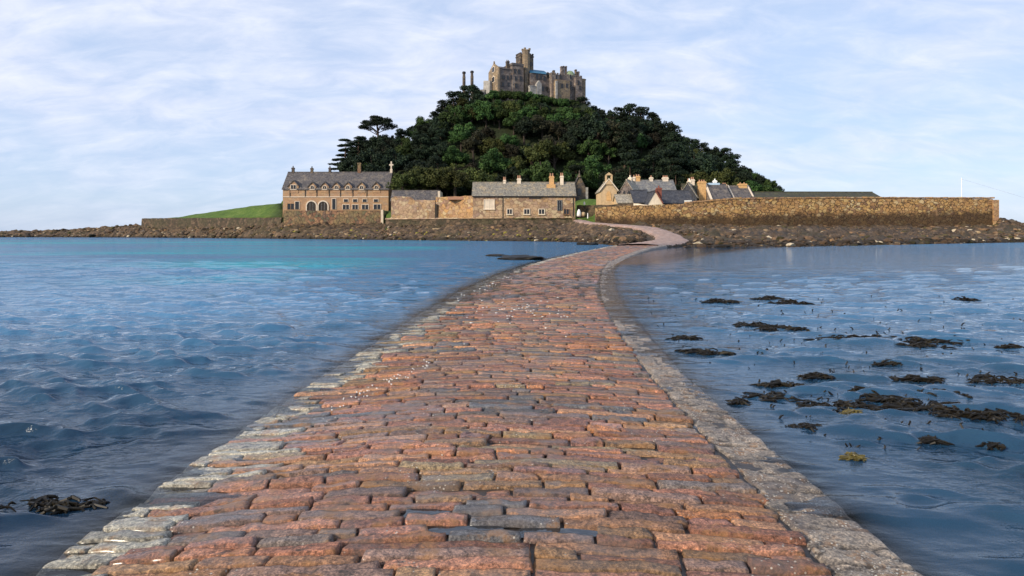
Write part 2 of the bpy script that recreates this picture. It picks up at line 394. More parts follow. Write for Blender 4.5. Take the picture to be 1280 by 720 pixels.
        s += h; row += 1
    # rough concreted margins on both sides
    for (t0, t1, base) in ((TR + .001, 1.014, (0.27, 0.225, 0.18)),):
        ys = np.concatenate([np.arange(2.0, 9, .022), np.arange(9, 30, .09), np.arange(30, 92, .4)]); tn = np.linspace(t0, t1, 18)
        Y, T = np.meshgrid(ys, tn, indexing='ij'); T = T + .006 * vnoise(Y * 5, T * 9, seed=3)
        X = it(LT, Y) + (it(RT, Y) - it(LT, Y)) * T
        cel = np.abs(vnoise(X * 6.5, Y * 7.5, seed=41)); cel2 = vnoise(X * 15, Y * 17, seed=42)
        Z = path_z(Y, T) - .012 + .018 * np.sqrt(cel) + .009 * cel2 + .015 * vnoise(X * 2.2, Y * 2.6, seed=43) - .012 - (.012 if t0 < .5 else 0)
        e = (np.arange(18) == 0) | (np.arange(18) == 17); Z[:, e] -= .05
        c = np.array(base) * (1 + .35 * vnoise(X * 4, Y * 5, seed=44) + .25 * cel2)[..., None]
        crk = np.abs(((Y + .03 * vnoise(X * 6, Y * 6, seed=47)) * 3.1 + .8 * vnoise(Y * .7, Y * 0, seed=46)) % 1.0 - .5) < .035; Z = Z - .012 * crk
        c = np.where(((cel < .10) | crk)[..., None], c * .35, c)
        P_ = np.stack([X, Y, Z], -1).reshape(-1, 3); V.append(P_); FQ.append(grid_faces(len(ys), 18) + nv); nv += len(P_)
        CC.append(np.concatenate([np.clip(c, .01, 1).reshape(-1, 3), np.ones((len(P_), 1))], 1)); WT.append(np.full(len(P_), .45))
    V = np.concatenate(V); FQ = np.concatenate(FQ); CC = np.concatenate(CC); WT = np.concatenate(WT)
    t = NT('wet_granite_setts'); v = t.coord()
    c = t.attr('stone_color'); w = t.attr('wet', 'Fac')
    n = t.noise(v, 5.0, 6, 0.7); g = t.noise(v, 24.0, 6, 0.8); big = t.noise(v, 1.6, 4, 0.65)
    c = t.mix(0.9, c, t.ramp(g, [(0.34, (0.22, 0.20, 0.19)), (0.5, (0.92, 0.92, 0.92)), (0.66, (1.9, 1.8, 1.65))]), 'MULTIPLY')
    g2 = t.noise(v, 75.0, 3, 0.7)
    c = t.mix(0.8, c, t.ramp(g2, [(0.38, (0.38, 0.36, 0.35)), (0.5, (1, 1, 1)), (0.62, (1.6, 1.55, 1.45))]), 'MULTIPLY')
    c = t.mix(t.val(n, 0.50, 0.64, 0, 0.6), c, (0.36, 0.18, 0.065))            # rust and lichen
    c = t.mix(t.val(big, 0.50, 0.66, 0, 0.6), c, (0.17, 0.14, 0.125))
    n3 = t.noise(v, 9.0, 6, 0.75)
    c = t.mix(t.val(n3, 0.56, 0.66, 0, 0.75), c, (0.045, 0.040, 0.034))           # dark weed film
    vo = t.node('ShaderNodeTexVoronoi'); vo.inputs['Scale'].default_value = 30; t.link(v, vo.inputs['Vector'])
    m = t.math('MULTIPLY', t.val(vo.outputs['Distance'], 0.22, 0.14), t.val(t.noise(v, 2.2, 3), 0.53, 0.62))
    c = t.mix(m, c, (0.55, 0.50, 0.42))                                        # barnacles
    vb = t.node('ShaderNodeTexVoronoi'); vb.inputs['Scale'].default_value = 38; t.link(v, vb.inputs['Vector'])
    sxp = t.attr('margin', 'Fac')
    m2 = t.math('MULTIPLY', t.math('MULTIPLY', t.val(vb.outputs['Distance'], 0.33, 0.22), sxp), t.val(t.noise(v, 5.0, 3), 0.42, 0.58))
    c = t.mix(m2, c, (0.62, 0.56, 0.47))
    t.b.inputs['Specular IOR Level'].default_value = 0.35
    t.base(c, t.math('SUBTRACT', 0.72, t.math('MULTIPLY', w, 0.45)))
    t.link(t.val(w, 0.45, 0.95, 0.0, 0.4), t.b.inputs['Coat Weight']); t.b.inputs['Coat Roughness'].default_value = 0.12
    hgt = t.math('ADD', t.math('ADD', t.math('MULTIPLY', g, 0.35), t.math('MULTIPLY', n3, 0.16)), t.math('MULTIPLY', m2, 0.3))
    t.bump(hgt, 1.0, 0.06)
    tt = path_t(V[:, 0], V[:, 1])
    mg = (sstep(TR - .01, TR + .01, tt) + 0.25 * sstep(TL + .01, TL - .01, tt)) * sstep(16, 6, V[:, 1])
    o = np_mesh('causeway_path', V, FQ, t.m, True, {'stone_color': ('FLOAT_COLOR', CC), 'wet': ('FLOAT', WT), 'margin': ('FLOAT', mg)})
    tag(o, kind='structure')
build_causeway()

# far end of the causeway climbing the beach, and the bed the setts lie in
ENDP = [((11.6, 78, .3), (17.2, 78, .3)), ((14.6, 85.5, .36), (20.2, 84, .36)), ((17.6, 93, .46), (23.4, 91, .46)), ((20.4, 100, .62), (26.0, 99, .62)), ((22, 106, .8), (27.3, 107, .85)),
        ((23.3, 112, 1.15), (28.2, 112.5, 1.2)), ((23.8, 118, 1.6), (28.4, 118, 1.6)), ((23.2, 123, 2.2), (28.0, 123, 2.2)), ((21.6, 127, 2.75), (26.5, 128, 2.8)),
        ((19.2, 130, 3.1), (23.2, 132.5, 3.15)), ((16.8, 133, 3.4), (20.2, 136.2, 3.45)), ((14.8, 138, 3.7), (17.6, 141.5, 3.75)), ((13.9, 146, 4.1), (17.1, 148, 4.15)), ((14.0, 156, 4.5), (17.3, 157, 4.5)), ((14.8, 168, 5.0), (18.2, 168, 5.0))]
def catmull(A, n):
    A = np.asarray(A, float); k = len(A); u = np.linspace(0, k - 1, n); i = np.clip(u.astype(int), 0, k - 2); f = (u - i)[:, None]
    p0, p1, p2, p3 = A[np.clip(i - 1, 0, k - 1)], A[i], A[i + 1], A[np.clip(i + 2, 0, k - 1)]
    return 0.5 * (2 * p1 + (p2 - p0) * f + (2 * p0 - 5 * p1 + 4 * p2 - p3) * f ** 2 + (3 * p1 - p0 - 3 * p2 + p3) * f ** 3)
EL = catmull([e[0] for e in ENDP], 240); ER = catmull([e[1] for e in ENDP], 240)
def build_path_end():
    nc = 11; rows = []
    for l, r in zip(EL, ER):
        f = np.linspace(0, 1, nc)[:, None]; p = l + (r - l) * f
        p[:, 2] += 0.10 * (1 - (2 * f[:, 0] - 1) ** 2) + 0.05 + vnoise(p[:, 0] * 1.3, p[:, 1] * 1.3, seed=4) * .05
        p[0, 2] -= .3; p[-1, 2] -= .3; rows.append(p)
    t = NT('far_setts'); v = t.coord()
    vo = t.node('ShaderNodeTexVoronoi'); vo.inputs['Scale'].default_value = 2.2; t.link(v, vo.inputs['Vector'])
    sp = t.node('ShaderNodeSeparateColor'); t.link(vo.outputs['Color'], sp.inputs[0])
    c = t.ramp(sp.outputs[0], [(0, (0.28, 0.175, 0.13)), (0.4, (0.40, 0.26, 0.2)), (0.7, (0.24, 0.17, 0.14)), (1, (0.46, 0.33, 0.26))])
    c = t.mix(t.val(t.noise(v, 0.5, 4), .5, .68, 0, .6), c, (0.27, 0.21, 0.18)); t.base(c, 0.6); t.bump(vo.outputs['Distance'], .5, .06)
    o = np_mesh('causeway_ramp_path', np.concatenate(rows), grid_faces(len(rows), nc), t.m); tag(o, kind='structure')
    V, nf, k = [], [], 0
    for E, O in ((EL, ER), (ER, EL)):
        for u in np.linspace(0, 1, 7):
            out = (E - O); out = out / np.linalg.norm(out[:, :2], axis=1)[:, None]
            q = E + out * np.array([1, 1, 0]) * (u * 2.6 - .12); q[:, 2] += -.12 - 2.2 * u + (np.abs(fbm(q[:, 0] * .9, q[:, 1] * .9, o=4, seed=21)) * .7 - .25) * np.sin(np.pi * min(1, u + .1)); V.append(q)
        nf.append(grid_faces(7, 240) + k); k += 7 * 240
    o = np_mesh('causeway_ramp_ground', np.concatenate(V), np.concatenate(nf), rock_mat('ramp_rubble').m); tag(o, kind='structure')
    # mortar bed
    Ys = np.concatenate([np.linspace(0.5, 20, 120), np.linspace(20.4, 93, 120)]); ts = np.linspace(-0.38, 1.38, 60)
    Y, T = np.meshgrid(Ys, ts, indexing='ij')
    X = it(LT, Y) + (it(RT, Y) - it(LT, Y)) * T
    Z = path_z(Y, T) - 0.034 - 0.02 * ((T < 0) | (T > 1)) + vnoise(X * 6, Y * 6, seed=2) * .008
    Z += ((T < 0) | (T > 1)) * vnoise(X * 2.2, Y * 2.2, seed=9) * .10
    t = NT('wet_joint_mud'); v = t.coord(); n = t.noise(v, 8, 5)
    t.base(t.ramp(n, [(0.3, (0.016, 0.013, 0.011)), (0.65, (0.060, 0.046, 0.037))]), 0.45); t.bump(n, .5, .03)
    o = np_mesh('causeway_bed_ground', np.stack([X, Y, Z], -1).reshape(-1, 3), grid_faces(len(Ys), len(ts)), t.m); tag(o, kind='structure')
build_path_end()

# ------------------------------------------------------------------ sea bed and water
def bed_z(X, Y):
    t = path_t(X, Y)
    dl = np.clip(-t, 0, None) * 4.2; dr = np.clip(t - 1, 0, None) * 4.2
    left = -0.55 - 0.10 * np.clip(dl, 0, 12) + 0.28 * fbm(X * .55, Y * .55, o=4, seed=31)
    right = -0.30 - 0.035 * np.clip(dr, 0, 12) + 0.16 * fbm(X * .7, Y * .7, o=4, seed=37)
    return np.where(t < .5, left, right)
SW_WAVES = []
for i_ in range(130):
    lam = float(np.exp(rng.uniform(math.log(0.16), math.log(0.95)))) if i_ > 16 else rng.uniform(1.0, 2.6)
    ang = rng.normal(R(-100), R(24))
    SW_WAVES.append((lam, ang, rng.uniform(0, 2 * math.pi), (0.0068 * lam ** 1.0) * rng.uniform(.5, 1.4) * (.8 if lam > .95 else 1)))
def build_water():
    f2 = F * 0.8
    yy = np.arange(f2 * CZ / 2.6, f2 * CZ / 60, -0.55)
    Ys = np.concatenate([f2 * CZ / yy, np.geomspace(60.5, 300, 90), np.geomspace(320, 9000, 40)])
    Ts = np.linspace(-1.35, 1.35, 1000)
    Y, T = np.meshgrid(Ys, Ts, indexing='ij'); X = T * Y
    t = path_t(X, np.minimum(Y, 92))
    dl = np.clip(-t, 0, None) * 4.2; dr = np.clip(t - 1, 0, None) * 4.2
    amp = np.where(t < .5, 0.14 + 0.86 * sstep(0.0, 1.3, dl), 0.14 + 0.46 * sstep(0.1, 1.6, dr))
    amp = np.where((t > .5), amp * (1 + 0.5 * sstep(8, 4.5, Y) * sstep(.2, 1, dr)), amp)
    amp = amp * np.where(t > .5, 1 - 0.8 * sstep(26, 34, Y) * sstep(30, 10, dr) * sstep(110, 80, Y), 1)
    dY = np.gradient(Ys)[:, None]
    gust = 0.75 + 0.5 * fbm(X * .05, Y * .05, o=3, seed=51)
    Z = np.zeros_like(X); DX = np.zeros_like(X); DY = np.zeros_like(X)
    for lam, ang, ph, a in SW_WAVES:
        k = 2 * math.pi / lam; kx, ky = math.cos(ang), math.sin(ang)
        fade = sstep(2.0, 4.0, lam / dY)
        if fade.max() <= 0: continue
        nr = int((fade[:, 0] > 0).sum()); q = slice(0, nr)
        aa = a * fade[q] * amp[q] * gust[q]
        p = k * (kx * X[q] + ky * Y[q]) + ph + 0.55 * vnoise(X[q] * .22 / max(lam, .6), Y[q] * .22 / max(lam, .6), seed=int(lam * 100))
        Z[q] += aa * np.cos(p); sn = aa * 0.9 * np.sin(p); DX[q] -= kx * sn; DY[q] -= ky * sn
    sg = 0.018 * np.clip(amp, .1, 1); Z = Z + 0.35 * (Z * Z / sg).clip(0, .06) - 0.35 * sg      # sharper crests, flatter troughs
    # long lazy swell seen over the shallows
    Z += amp * 0.010 * vnoise(X * .25, Y * .6, seed=77) * sstep(3, 12, Y) * sstep(150, 60, Y)
    X = X + DX; Y = Y + DY
    t2 = path_t(X, np.minimum(Y, 92))
    bz = np.where((t2 > -.33) & (t2 < 1.33), np.maximum(path_z(np.minimum(Y, 92), t2), bed_z(X, Y)), bed_z(X, Y))
    bz = np.where(Y > 95, -1.5, bz)
    depth = np.clip(Z - bz, 0, 4)
    teal = 1.0 * sstep(9, 32, Y) * sstep(-1.0, -12, X) * np.clip(0.45 + 0.75 * fbm(X * .035, Y * .11, o=3, seed=61), 0, 1) * sstep(240, 120, Y)
    teal = teal + 0.30 * sstep(40, 90, Y) * sstep(5, 30, X)
    teal = np.maximum(teal, np.where(X > 0, .06 + 0.17 * sstep(4, 16, Y), 0.28 * sstep(3.5, 17, Y)))
    m = NT('sea_water'); nt = m.t
    n = m.n; n.remove(m.b)
    dep = m.attr('depth', 'Fac'); tl = m.attr('teal', 'Fac')
    geo = m.node('ShaderNodeNewGeometry')
    v = geo.outputs['Position']
    mp = m.node('ShaderNodeMapping'); mp.inputs['Scale'].default_value = (0.8, 1.5, 1); mp.inputs['Rotation'].default_value = (0, 0, R(8)); m.link(v, mp.inputs['Vector'])
    n1 = m.noise(mp.outputs['Vector'], 4.6, 4, 0.55, 0.3); n2 = m.noise(mp.outputs['Vector'], 0.55, 4, 0.6, 0.4); n3 = m.noise(mp.outputs['Vector'], 0.09, 4, 0.6)
    n4 = m.noise(mp.outputs['Vector'], 13.0, 3, 0.5, 0.2)
    h = m.math('ADD', m.math('ADD', m.math('MULTIPLY', n1, 0.085), m.math('MULTIPLY', n2, 0.42)), m.math('MULTIPLY', n4, 0.022))
    bp = m.node('ShaderNodeBump'); bp.inputs['Distance'].default_value = 1.0
    m.link(m.math('MULTIPLY', m.attr('chop', 'Fac'), 0.62), bp.inputs['Strength']); m.link(h, bp.inputs['Height'])
    body_sky = m.ramp(tl, [(0, (0.011, 0.032, 0.064)), (0.28, (0.060, 0.185, 0.335)), (1, (0.012, 0.30, 0.40))])  # water colour, its blue brightened to carry reflected sky as well
    df = m.node('ShaderNodeBsdfDiffuse'); m.link(body_sky, df.inputs['Color']); m.link(bp.outputs[0], df.inputs['Normal'])
    tr = m.node('ShaderNodeBsdfTransparent'); m.link(m.ramp(m.math('MULTIPLY', dep, 0.8), [(0, (1, 1, 1)), (1, (0.55, 0.78, 0.72))]), tr.inputs['Color'])
    al = m.math('SUBTRACT', 1.0, m.math('POWER', 2.718, m.math('MULTIPLY', dep, -3.4)))
    mx = m.node('ShaderNodeMixShader'); m.link(al, mx.inputs[0]); m.link(tr.outputs[0], mx.inputs[1]); m.link(df.outputs[0], mx.inputs[2])
    gl = m.node('ShaderNodeBsdfGlossy'); gl.inputs['Roughness'].default_value = 0.045; m.link(bp.outputs[0], gl.inputs['Normal'])
    fr = m.node('ShaderNodeFresnel'); fr.inputs['IOR'].default_value = 1.33; m.link(bp.outputs[0], fr.inputs['Normal'])
    m2 = m.node('ShaderNodeMixShader'); m.link(fr.outputs[0], m2.inputs[0]); m.link(mx.outputs[0], m2.inputs[1]); m.link(gl.outputs[0], m2.inputs[2])
    m.link(m2.outputs[0], m.out.inputs['Surface'])
    calm = sstep(33, 38, Y) * sstep(0.20 * (np.clip(Y, 33, 95) - 31) + 2.5, 0.14 * (np.clip(Y, 33, 95) - 31), dr) * (t > .5) * sstep(120, 95, Y)
    chop = np.clip(amp * 1.3, 0.34, 1) * (1 - .93 * calm) * (0.65 + 1.0 * sstep(8, 35, Y))
    o = np_mesh('sea_water', np.stack([X, Y, Z], -1).reshape(-1, 3), grid_faces(len(Ys), len(Ts)), m.m, True,
                {'depth': ('FLOAT', depth), 'teal': ('FLOAT', np.clip(teal, 0, 1)), 'chop': ('FLOAT', chop)})
    tag(o, kind='structure')
    # bed
    Yb = np.concatenate([1.0 / np.linspace(1 / 1.5, 1 / 95, 260), np.geomspace(98, 9000, 30)]); Tb = np.linspace(-1.4, 1.4, 340)
    Y, T = np.meshgrid(Yb, Tb, indexing='ij'); X = T * Y
    t = path_t(X, np.minimum(Y, 92))
    Z = bed_z(X, Y)
    inside = (t > -.3) & (t < 1.3)
    Z = np.where(inside & (Y < 93), np.minimum(Z, -.75), Z); Z = np.where(Y > 95, -2.2, Z)
    b = NT('weedy_sea_bed'); v = b.coord()
    n = b.noise(v, 0.9, 6, 0.7); n2 = b.noise(v, 4.5, 4, 0.7)
    c = b.ramp(n, [(0.38, (0.030, 0.022, 0.014)), (0.53, (0.075, 0.058, 0.030)), (0.66, (0.30, 0.27, 0.17))])
    c = b.mix(0.6, c, b.ramp(n2, [(0.3, (0.4, 0.4, 0.38)), (0.7, (1.1, 1.1, 1.0))]), 'MULTIPLY')
    b.base(c, 0.9); b.bump(n2, 0.6, 0.1)
    o = np_mesh('sea_bed_ground', np.stack([X, Y, Z], -1).reshape(-1, 3), grid_faces(len(Yb), len(Tb)), b.m); tag(o, kind='structure')
build_water()

# puddles in the hollows where setts are missing
pm = NT('puddle_water'); pm.base((0.02, 0.022, 0.025), 0.04); pm.b.inputs['Specular IOR Level'].default_value = 0.6
pv = pm.coord(); pm.bump(pm.noise(pv, 9, 3), .25, .03)
for (x, y, w, h) in hole_cells:
    n = 22; t0 = float(path_t(np.array(x), np.array(y))); z = float(path_z(np.array(y), np.array(t0))) - 0.020
    mb = MB(); ring = []
    for i in range(n):
        a = 2 * math.pi * i / n; k = 1 + 0.12 * math.sin(3 * a + x * 9)
        c, s_ = math.cos(a), math.sin(a)
        ring.append((x + (w / 2 + .0) * k * math.copysign(abs(c) ** .5, c), y + (h / 2 + .0) * k * math.copysign(abs(s_) ** .6, s_), z))
    mb.add(ring, [tuple(range(n))]); o = mb.build('puddle_water', pm.m); tag(o, kind='structure')

# ------------------------------------------------------------------ island ground
HP = np.array([(-95, 6), (-78, 8), (-68, 14), (-60, 25), (-50, 34), (-42, 39), (-34, 42), (-28, 47), (-22, 53), (-12, 56.5), (0, 57), (14, 56.5), (28, 54), (36, 48), (48, 45), (60, 37), (74, 28), (86, 21), (96, 13), (108, 8), (125, 6)])
def front_Y(px):
    return np.interp(px, [-60, 150, 177, 352, 353.5, 482, 483, 590, 722, 743, 746, 1243, 1252, 1700], [300, 262, 254.5, 206.5, 205, 205, 178, 168, 161, 152, 144, 154, 158, 180])
def island_z(X, Y):
    px = 640 + F * X / Y
    fy = front_Y(px)
    plat = np.interp(px, [-100, 178.5, 179, 185, 352, 353, 482, 483, 720, 745, 760, 1243, 1600], [-4, -4, 7.0, 6.9, 6.6, 8.4, 8.4, 5.4, 5.2, 5.2, 6.0, 6.5, 3])
    rise = 4.6 * sstep(175, 350, px) * (px < 352) * sstep(0, 16, Y - fy)
    rise = np.where(px >= 352, 5.0 * sstep(8, 42, Y - fy) * sstep(1200, 1000, px), rise)
    lawn = 1.2 * np.exp(-((px - 735) / 22) ** 2) * sstep(176, 200, Y)
    s = sstep(212, 268, Y) * sstep(385, 288, Y)
    hill = np.clip(np.interp(X, HP[:, 0], HP[:, 1]) - 13, 0, None) * (0.3 * s + 0.7 * np.clip((Y - 214) / 52, 0, 1) * sstep(385, 288, Y)) * (px > 352)
    z = plat + rise + lawn + hill
    z = z + 0.25 * fbm(X * .2, Y * .2, o=3, seed=3) * sstep(6, 20, Y - fy)
    return np.where(Y < fy, -2.5, z)
def build_island():
    xs = np.linspace(-190, 190, 380); ys = np.linspace(138, 400, 300)
    Y, X = np.meshgrid(ys, xs, indexing='ij')
    Z = island_z(X, Y)
    edge = np.where(X > 0, sstep(118, 104, X), sstep(190, 165, -X)); Z = np.where(edge < 1, Z * edge - 3 * (1 - edge), Z); Z = np.where(Y > 385, Z - (Y - 385) * .6, Z)
    g = NT('hillside_ground'); v = g.coord(kind='Object')
    n = g.noise(v, 0.12, 6, 0.7); n2 = g.noise(v, 0.7, 6, 0.8)
    f = g.math('ADD', g.math('MULTIPLY', n, .45), g.math('MULTIPLY', n2, .55))
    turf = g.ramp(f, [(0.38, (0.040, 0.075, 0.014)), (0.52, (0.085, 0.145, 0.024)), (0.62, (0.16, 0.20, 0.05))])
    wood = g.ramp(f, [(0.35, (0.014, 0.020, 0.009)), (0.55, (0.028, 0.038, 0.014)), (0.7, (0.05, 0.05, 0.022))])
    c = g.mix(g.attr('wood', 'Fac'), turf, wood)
    g.base(c, 0.95); g.bump(n2, 1.0, .6)
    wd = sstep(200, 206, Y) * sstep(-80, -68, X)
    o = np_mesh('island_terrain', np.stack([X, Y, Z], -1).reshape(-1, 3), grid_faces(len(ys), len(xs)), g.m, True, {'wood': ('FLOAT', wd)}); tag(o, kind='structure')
build_island()

# ------------------------------------------------------------------ rocky shore
#            px   waterline Y, foot Y, foot z
SH = np.array([(-260, 318, 330, 1.0), (-100, 290, 300, 1.5), (0, 266, 277, 2.1), (60, 259, 270, 2.7), (100, 255, 266, 3.2), (150, 250, 261, 4.3), (172, 246, 258, 4.9), (178, 244, 254, 4.0), (260, 222, 231, 4.2), (352, 194, 205, 4.3), (420, 178, 203, 4.2), (480, 163, 200, 4.4),
               (486, 161, 177, 3.6), (590, 146, 167, 3.6), (690, 133, 160, 3.5), (722, 124, 156, 3.6), (746, 108, 147, 3.6), (770, 90, 143.5, 3.4), (830, 84, 143.5, 3.3), (880, 82, 145, 3.2), (1000, 84, 147, 3.0), (1150, 103, 150, 2.9), (1243, 117, 152.5, 3.2), (1250, 118, 152, 4.9), (1285, 123, 152, 3.6), (1330, 128, 152, 2.2), (1700, 140, 160, 1.0)])
def near_end(X, Y):
    """distance to the climbing end of the path and its height there"""
    C = (EL + ER) / 2
    best = np.full(X.shape, 1e9); z = np.zeros(X.shape)
    for c in C[::4]:
        d = np.hypot(X - c[0], Y - c[1]); m = d < best; best = np.where(m, d, best); z = np.where(m, c[2], z)
    return best, z
def build_shore():
    pxs = np.concatenate([np.linspace(-260, 0, 40), np.linspace(2, 1300, 620), np.linspace(1310, 1700, 40)])
    u = np.concatenate([np.linspace(-0.25, 1, 56), [1.04, 1.12, 1.3]])
    PXs, U = np.meshgrid(pxs, u, indexing='ij')
    yw, yf, zf = [np.interp(PXs, SH[:, 0], SH[:, k]) for k in (1, 2, 3)]
    Y = yw + (yf - yw) * U; X = (PXs - 640) / F * Y
    prof = np.interp(U, [-.25, 0, .12, .4, .75, 1, 1.04, 1.12, 1.3], [-.5, 0, .22, .45, .72, 1.0, 1.0, .6, -.6])
    Z = zf * prof
    rough = 0.20 + 0.45 * sstep(.0, .3, U)
    Z = Z + rough * (np.abs(fbm(X * .38, Y * .38, o=4, seed=13)) * 1.3 - .35) * np.where(U > 1.02, .3, 1)
    Z = Z + 0.3 * vnoise(X * 1.1, Y * 1.1, seed=15) * rough
    d, pz = near_end(X, Y)
    Z = np.where(d < 8, np.minimum(Z, (pz - .35) + np.clip(d - 3.2, 0, 9) * .45), Z)
    t = path_t(X, np.minimum(Y, 92)); Z = np.where((Y < 93) & (t > -.3) & (t < 1.3), np.minimum(Z, -.4), Z)
    o = np_mesh('rocky_shore', np.stack([X, Y, Z], -1).reshape(-1, 3), grid_faces(len(pxs), len(u)), rock_mat('shore_rock').m); tag(o, kind='structure')
    # loose boulders
    import bmesh
    bm = bmesh.new(); bmesh.ops.create_icosphere(bm, subdivisions=2, radius=1); bm.verts.ensure_lookup_table()
    sv = np.array([v.co[:] for v in bm.verts]); sf = np.array([[v.index for v in f.verts] for f in bm.faces]); bm.free()
    V, FF, CC = [], [], []; k = 0
    pal = np.array([(0.06, 0.045, 0.03), (0.11, 0.075, 0.048), (0.19, 0.12, 0.07), (0.09, 0.075, 0.03), (0.26, 0.16, 0.085), (0.40, 0.29, 0.17), (0.15, 0.12, 0.095)])
    pw = np.array([.26, .22, .16, .12, .12, .06, .06])
    for i in range(15000):
        px = rng.uniform(-40, 1330) if rng.random() < .5 else rng.uniform(690, 1330); uu = rng.uniform(0.0, 1.0) ** 0.9 if rng.random() < .9 else rng.uniform(-.06, .1)
        yw, yf, zf = [np.interp(px, SH[:, 0], SH[:, c]) for c in (1, 2, 3)]
        y = yw + (yf - yw) * uu; x = (px - 640) / F * y
        d, pz = near_end(np.array([x]), np.array([y]))
        if d[0] < 3.7: continue
        tt = path_t(np.array(x), np.array(min(y, 92.)))
        if y < 93 and -.15 < tt < 1.15: continue
        z = zf * np.interp(uu, [-.25, 0, .12, .4, .75, 1], [-.5, 0, .22, .45, .72, 1.0])
        if d[0] < 8: z = min(z, pz[0] - .35 + max(d[0] - 3.2, 0) * .45)
        r = float(np.clip(rng.lognormal(-1.42, .5), .11, .95)) * (0.55 + y / 520)
        q = sv * np.array([rng.uniform(.8, 1.5), rng.uniform(.7, 1.2), rng.uniform(.45, .85)]) * r
        s0 = int(rng.integers(0, 999)) * 3.1
        nn = vnoise(sv[:, 0] * 1.5 + s0, sv[:, 1] * 1.5, sv[:, 2] * 1.5) * .35 + vnoise(sv[:, 0] * 3.3, sv[:, 1] * 3.3 + s0, sv[:, 2] * 3.3) * .16
        q = q * (1 + nn)[:, None]
        a = rng.uniform(0, 6.28); ca, sa = math.cos(a), math.sin(a)
        q = np.stack([q[:, 0] * ca - q[:, 1] * sa + x, q[:, 0] * sa + q[:, 1] * ca + y, q[:, 2] + z + r * .12], -1)
        V.append(q); FF.append(sf + k); k += len(q)
        c = pal[rng.choice(7, p=pw)] * rng.uniform(.5, 1.1)
        if 330 < px < 700 and uu < .75 and rng.random() < .10: c = np.array((0.34, 0.30, 0.05)) * rng.uniform(.7, 1.1)
        if z < .55: c = c * .45
        if rng.random() < .03: c = np.array((0.5, 0.42, 0.3))
        CC.append(np.tile([*c, 1.0], (len(q), 1)))
    t = NT('boulder_stone'); v = t.coord(); n2 = t.noise(v, 3.2, 5, .75)
    t.base(t.mix(.7, t.attr('stone_color'), t.ramp(n2, [(.3, (.35, .35, .35)), (.7, (1.35, 1.3, 1.2))]), 'MULTIPLY'), .8); t.bump(n2, .8, .15)
    o = np_mesh('shore_boulders', np.concatenate(V), np.concatenate(FF), t.m, False, {'stone_color': ('FLOAT_COLOR', np.concatenate(CC))})
    tag(o, 'jumbled brown weed stained boulders along the island shore', 'boulders', kind='stuff')
build_shore()

# ------------------------------------------------------------------ walls along the front
def wall_run(mb, pts, thick, zb):
    """pts (X, Y, ztop) along the front face; zb: foot height(s); dense so the top can be uneven"""
    P_ = []
    for (a, b) in zip(pts[:-1], pts[1:]):
        n = max(2, int(math.hypot(b[0] - a[0], b[1] - a[1]) / 0.9))
        for i in range(n): P_.append(tuple(a[k] + (b[k] - a[k]) * i / n for k in range(3)))
    P_.append(tuple(pts[-1]))
    vs = []; rows = 7
    for i, p in enumerate(P_):
        q = P_[min(i + 1, len(P_) - 1)]; o = P_[max(i - 1, 0)]
        d = Vector((q[0] - o[0], q[1] - o[1], 0)).normalized(); nrm = Vector((d.y, -d.x, 0))
        top = p[2] + random.uniform(-.09, .09)
        for k in range(rows):
            f = k / (rows - 1); out = random.uniform(0, .10) + 0.35 * (1 - f)
            vs.append((p[0] + nrm.x * out, p[1] + nrm.y * out, zb + (top - zb) * f))
        vs.append((p[0] - nrm.x * thick, p[1] - nrm.y * thick, top)); vs.append((p[0] - nrm.x * thick, p[1] - nrm.y * thick, zb))
    m = rows + 2
    fs = [(i * m + k, (i + 1) * m + k, (i + 1) * m + (k + 1) % m, i * m + (k + 1) % m) for i in range(len(P_) - 1) for k in range(m)]
    fs += [tuple(range(m)), tuple((len(P_) - 1) * m + k for k in range(m - 1, -1, -1))]
    return mb.add(vs, fs)
def pt(px, py, Y): p = P(px, py, Y); return (p.x, p.y, p.z)

# harbour wall
hw = thing('harbour_wall', 'long golden granite harbour wall with a dark weedy foot above the beach', 'harbour wall')
wall_run(MB(), [pt(745, 259.5, 143), pt(765, 258, 143), pt(800, 256.5, 143.2), pt(858, 254.5, 144), pt(880, 252, 144.4), pt(920, 249, 145), pt(1060, 248, 149), pt(1241, 248.5, 152)], 1.6, 2.2).build('wall', M['harbour'], hw)
cp = MB()
for a, b in ((pt(858, 253.4, 144), pt(920, 248.2, 145)), (pt(920, 248.2, 145), pt(1060, 247.2, 149)), (pt(1060, 247.2, 149), pt(1243, 247.6, 152))):
    n = 40
    for i in range(n):
        p = [a[k] + (b[k] - a[k]) * i / n for k in range(3)]; q = [a[k] + (b[k] - a[k]) * (i + .94) / n for k in range(3)]
        dz = random.uniform(-.05, .05)
        cp.add([(p[0], p[1] - .18, p[2] - .1), (q[0], q[1] - .18, q[2] - .1), (q[0], q[1] + 1.7, q[2] - .1), (p[0], p[1] + 1.7, p[2] - .1),
                (p[0], p[1] - .18, p[2] + .2 + dz), (q[0], q[1] - .18, q[2] + .2 + dz), (q[0], q[1] + 1.7, q[2] + .2 + dz), (p[0], p[1] + 1.7, p[2] + .2 + dz)],
               [(0, 3, 2, 1), (4, 5, 6, 7), (0, 1, 5, 4), (1, 2, 6, 5), (2, 3, 7, 6), (3, 0, 4, 7)])
cp.build('coping', M['rubble'], hw)
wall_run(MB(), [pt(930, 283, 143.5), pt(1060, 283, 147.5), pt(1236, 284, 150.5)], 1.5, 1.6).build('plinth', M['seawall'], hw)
c0 = P(1243, 248, 152)
MB().box(c0.x - .6, c0.x + .55, 151.3, 158, 2.0, c0.z - .35).build('pier_end', M['rubble'], hw)
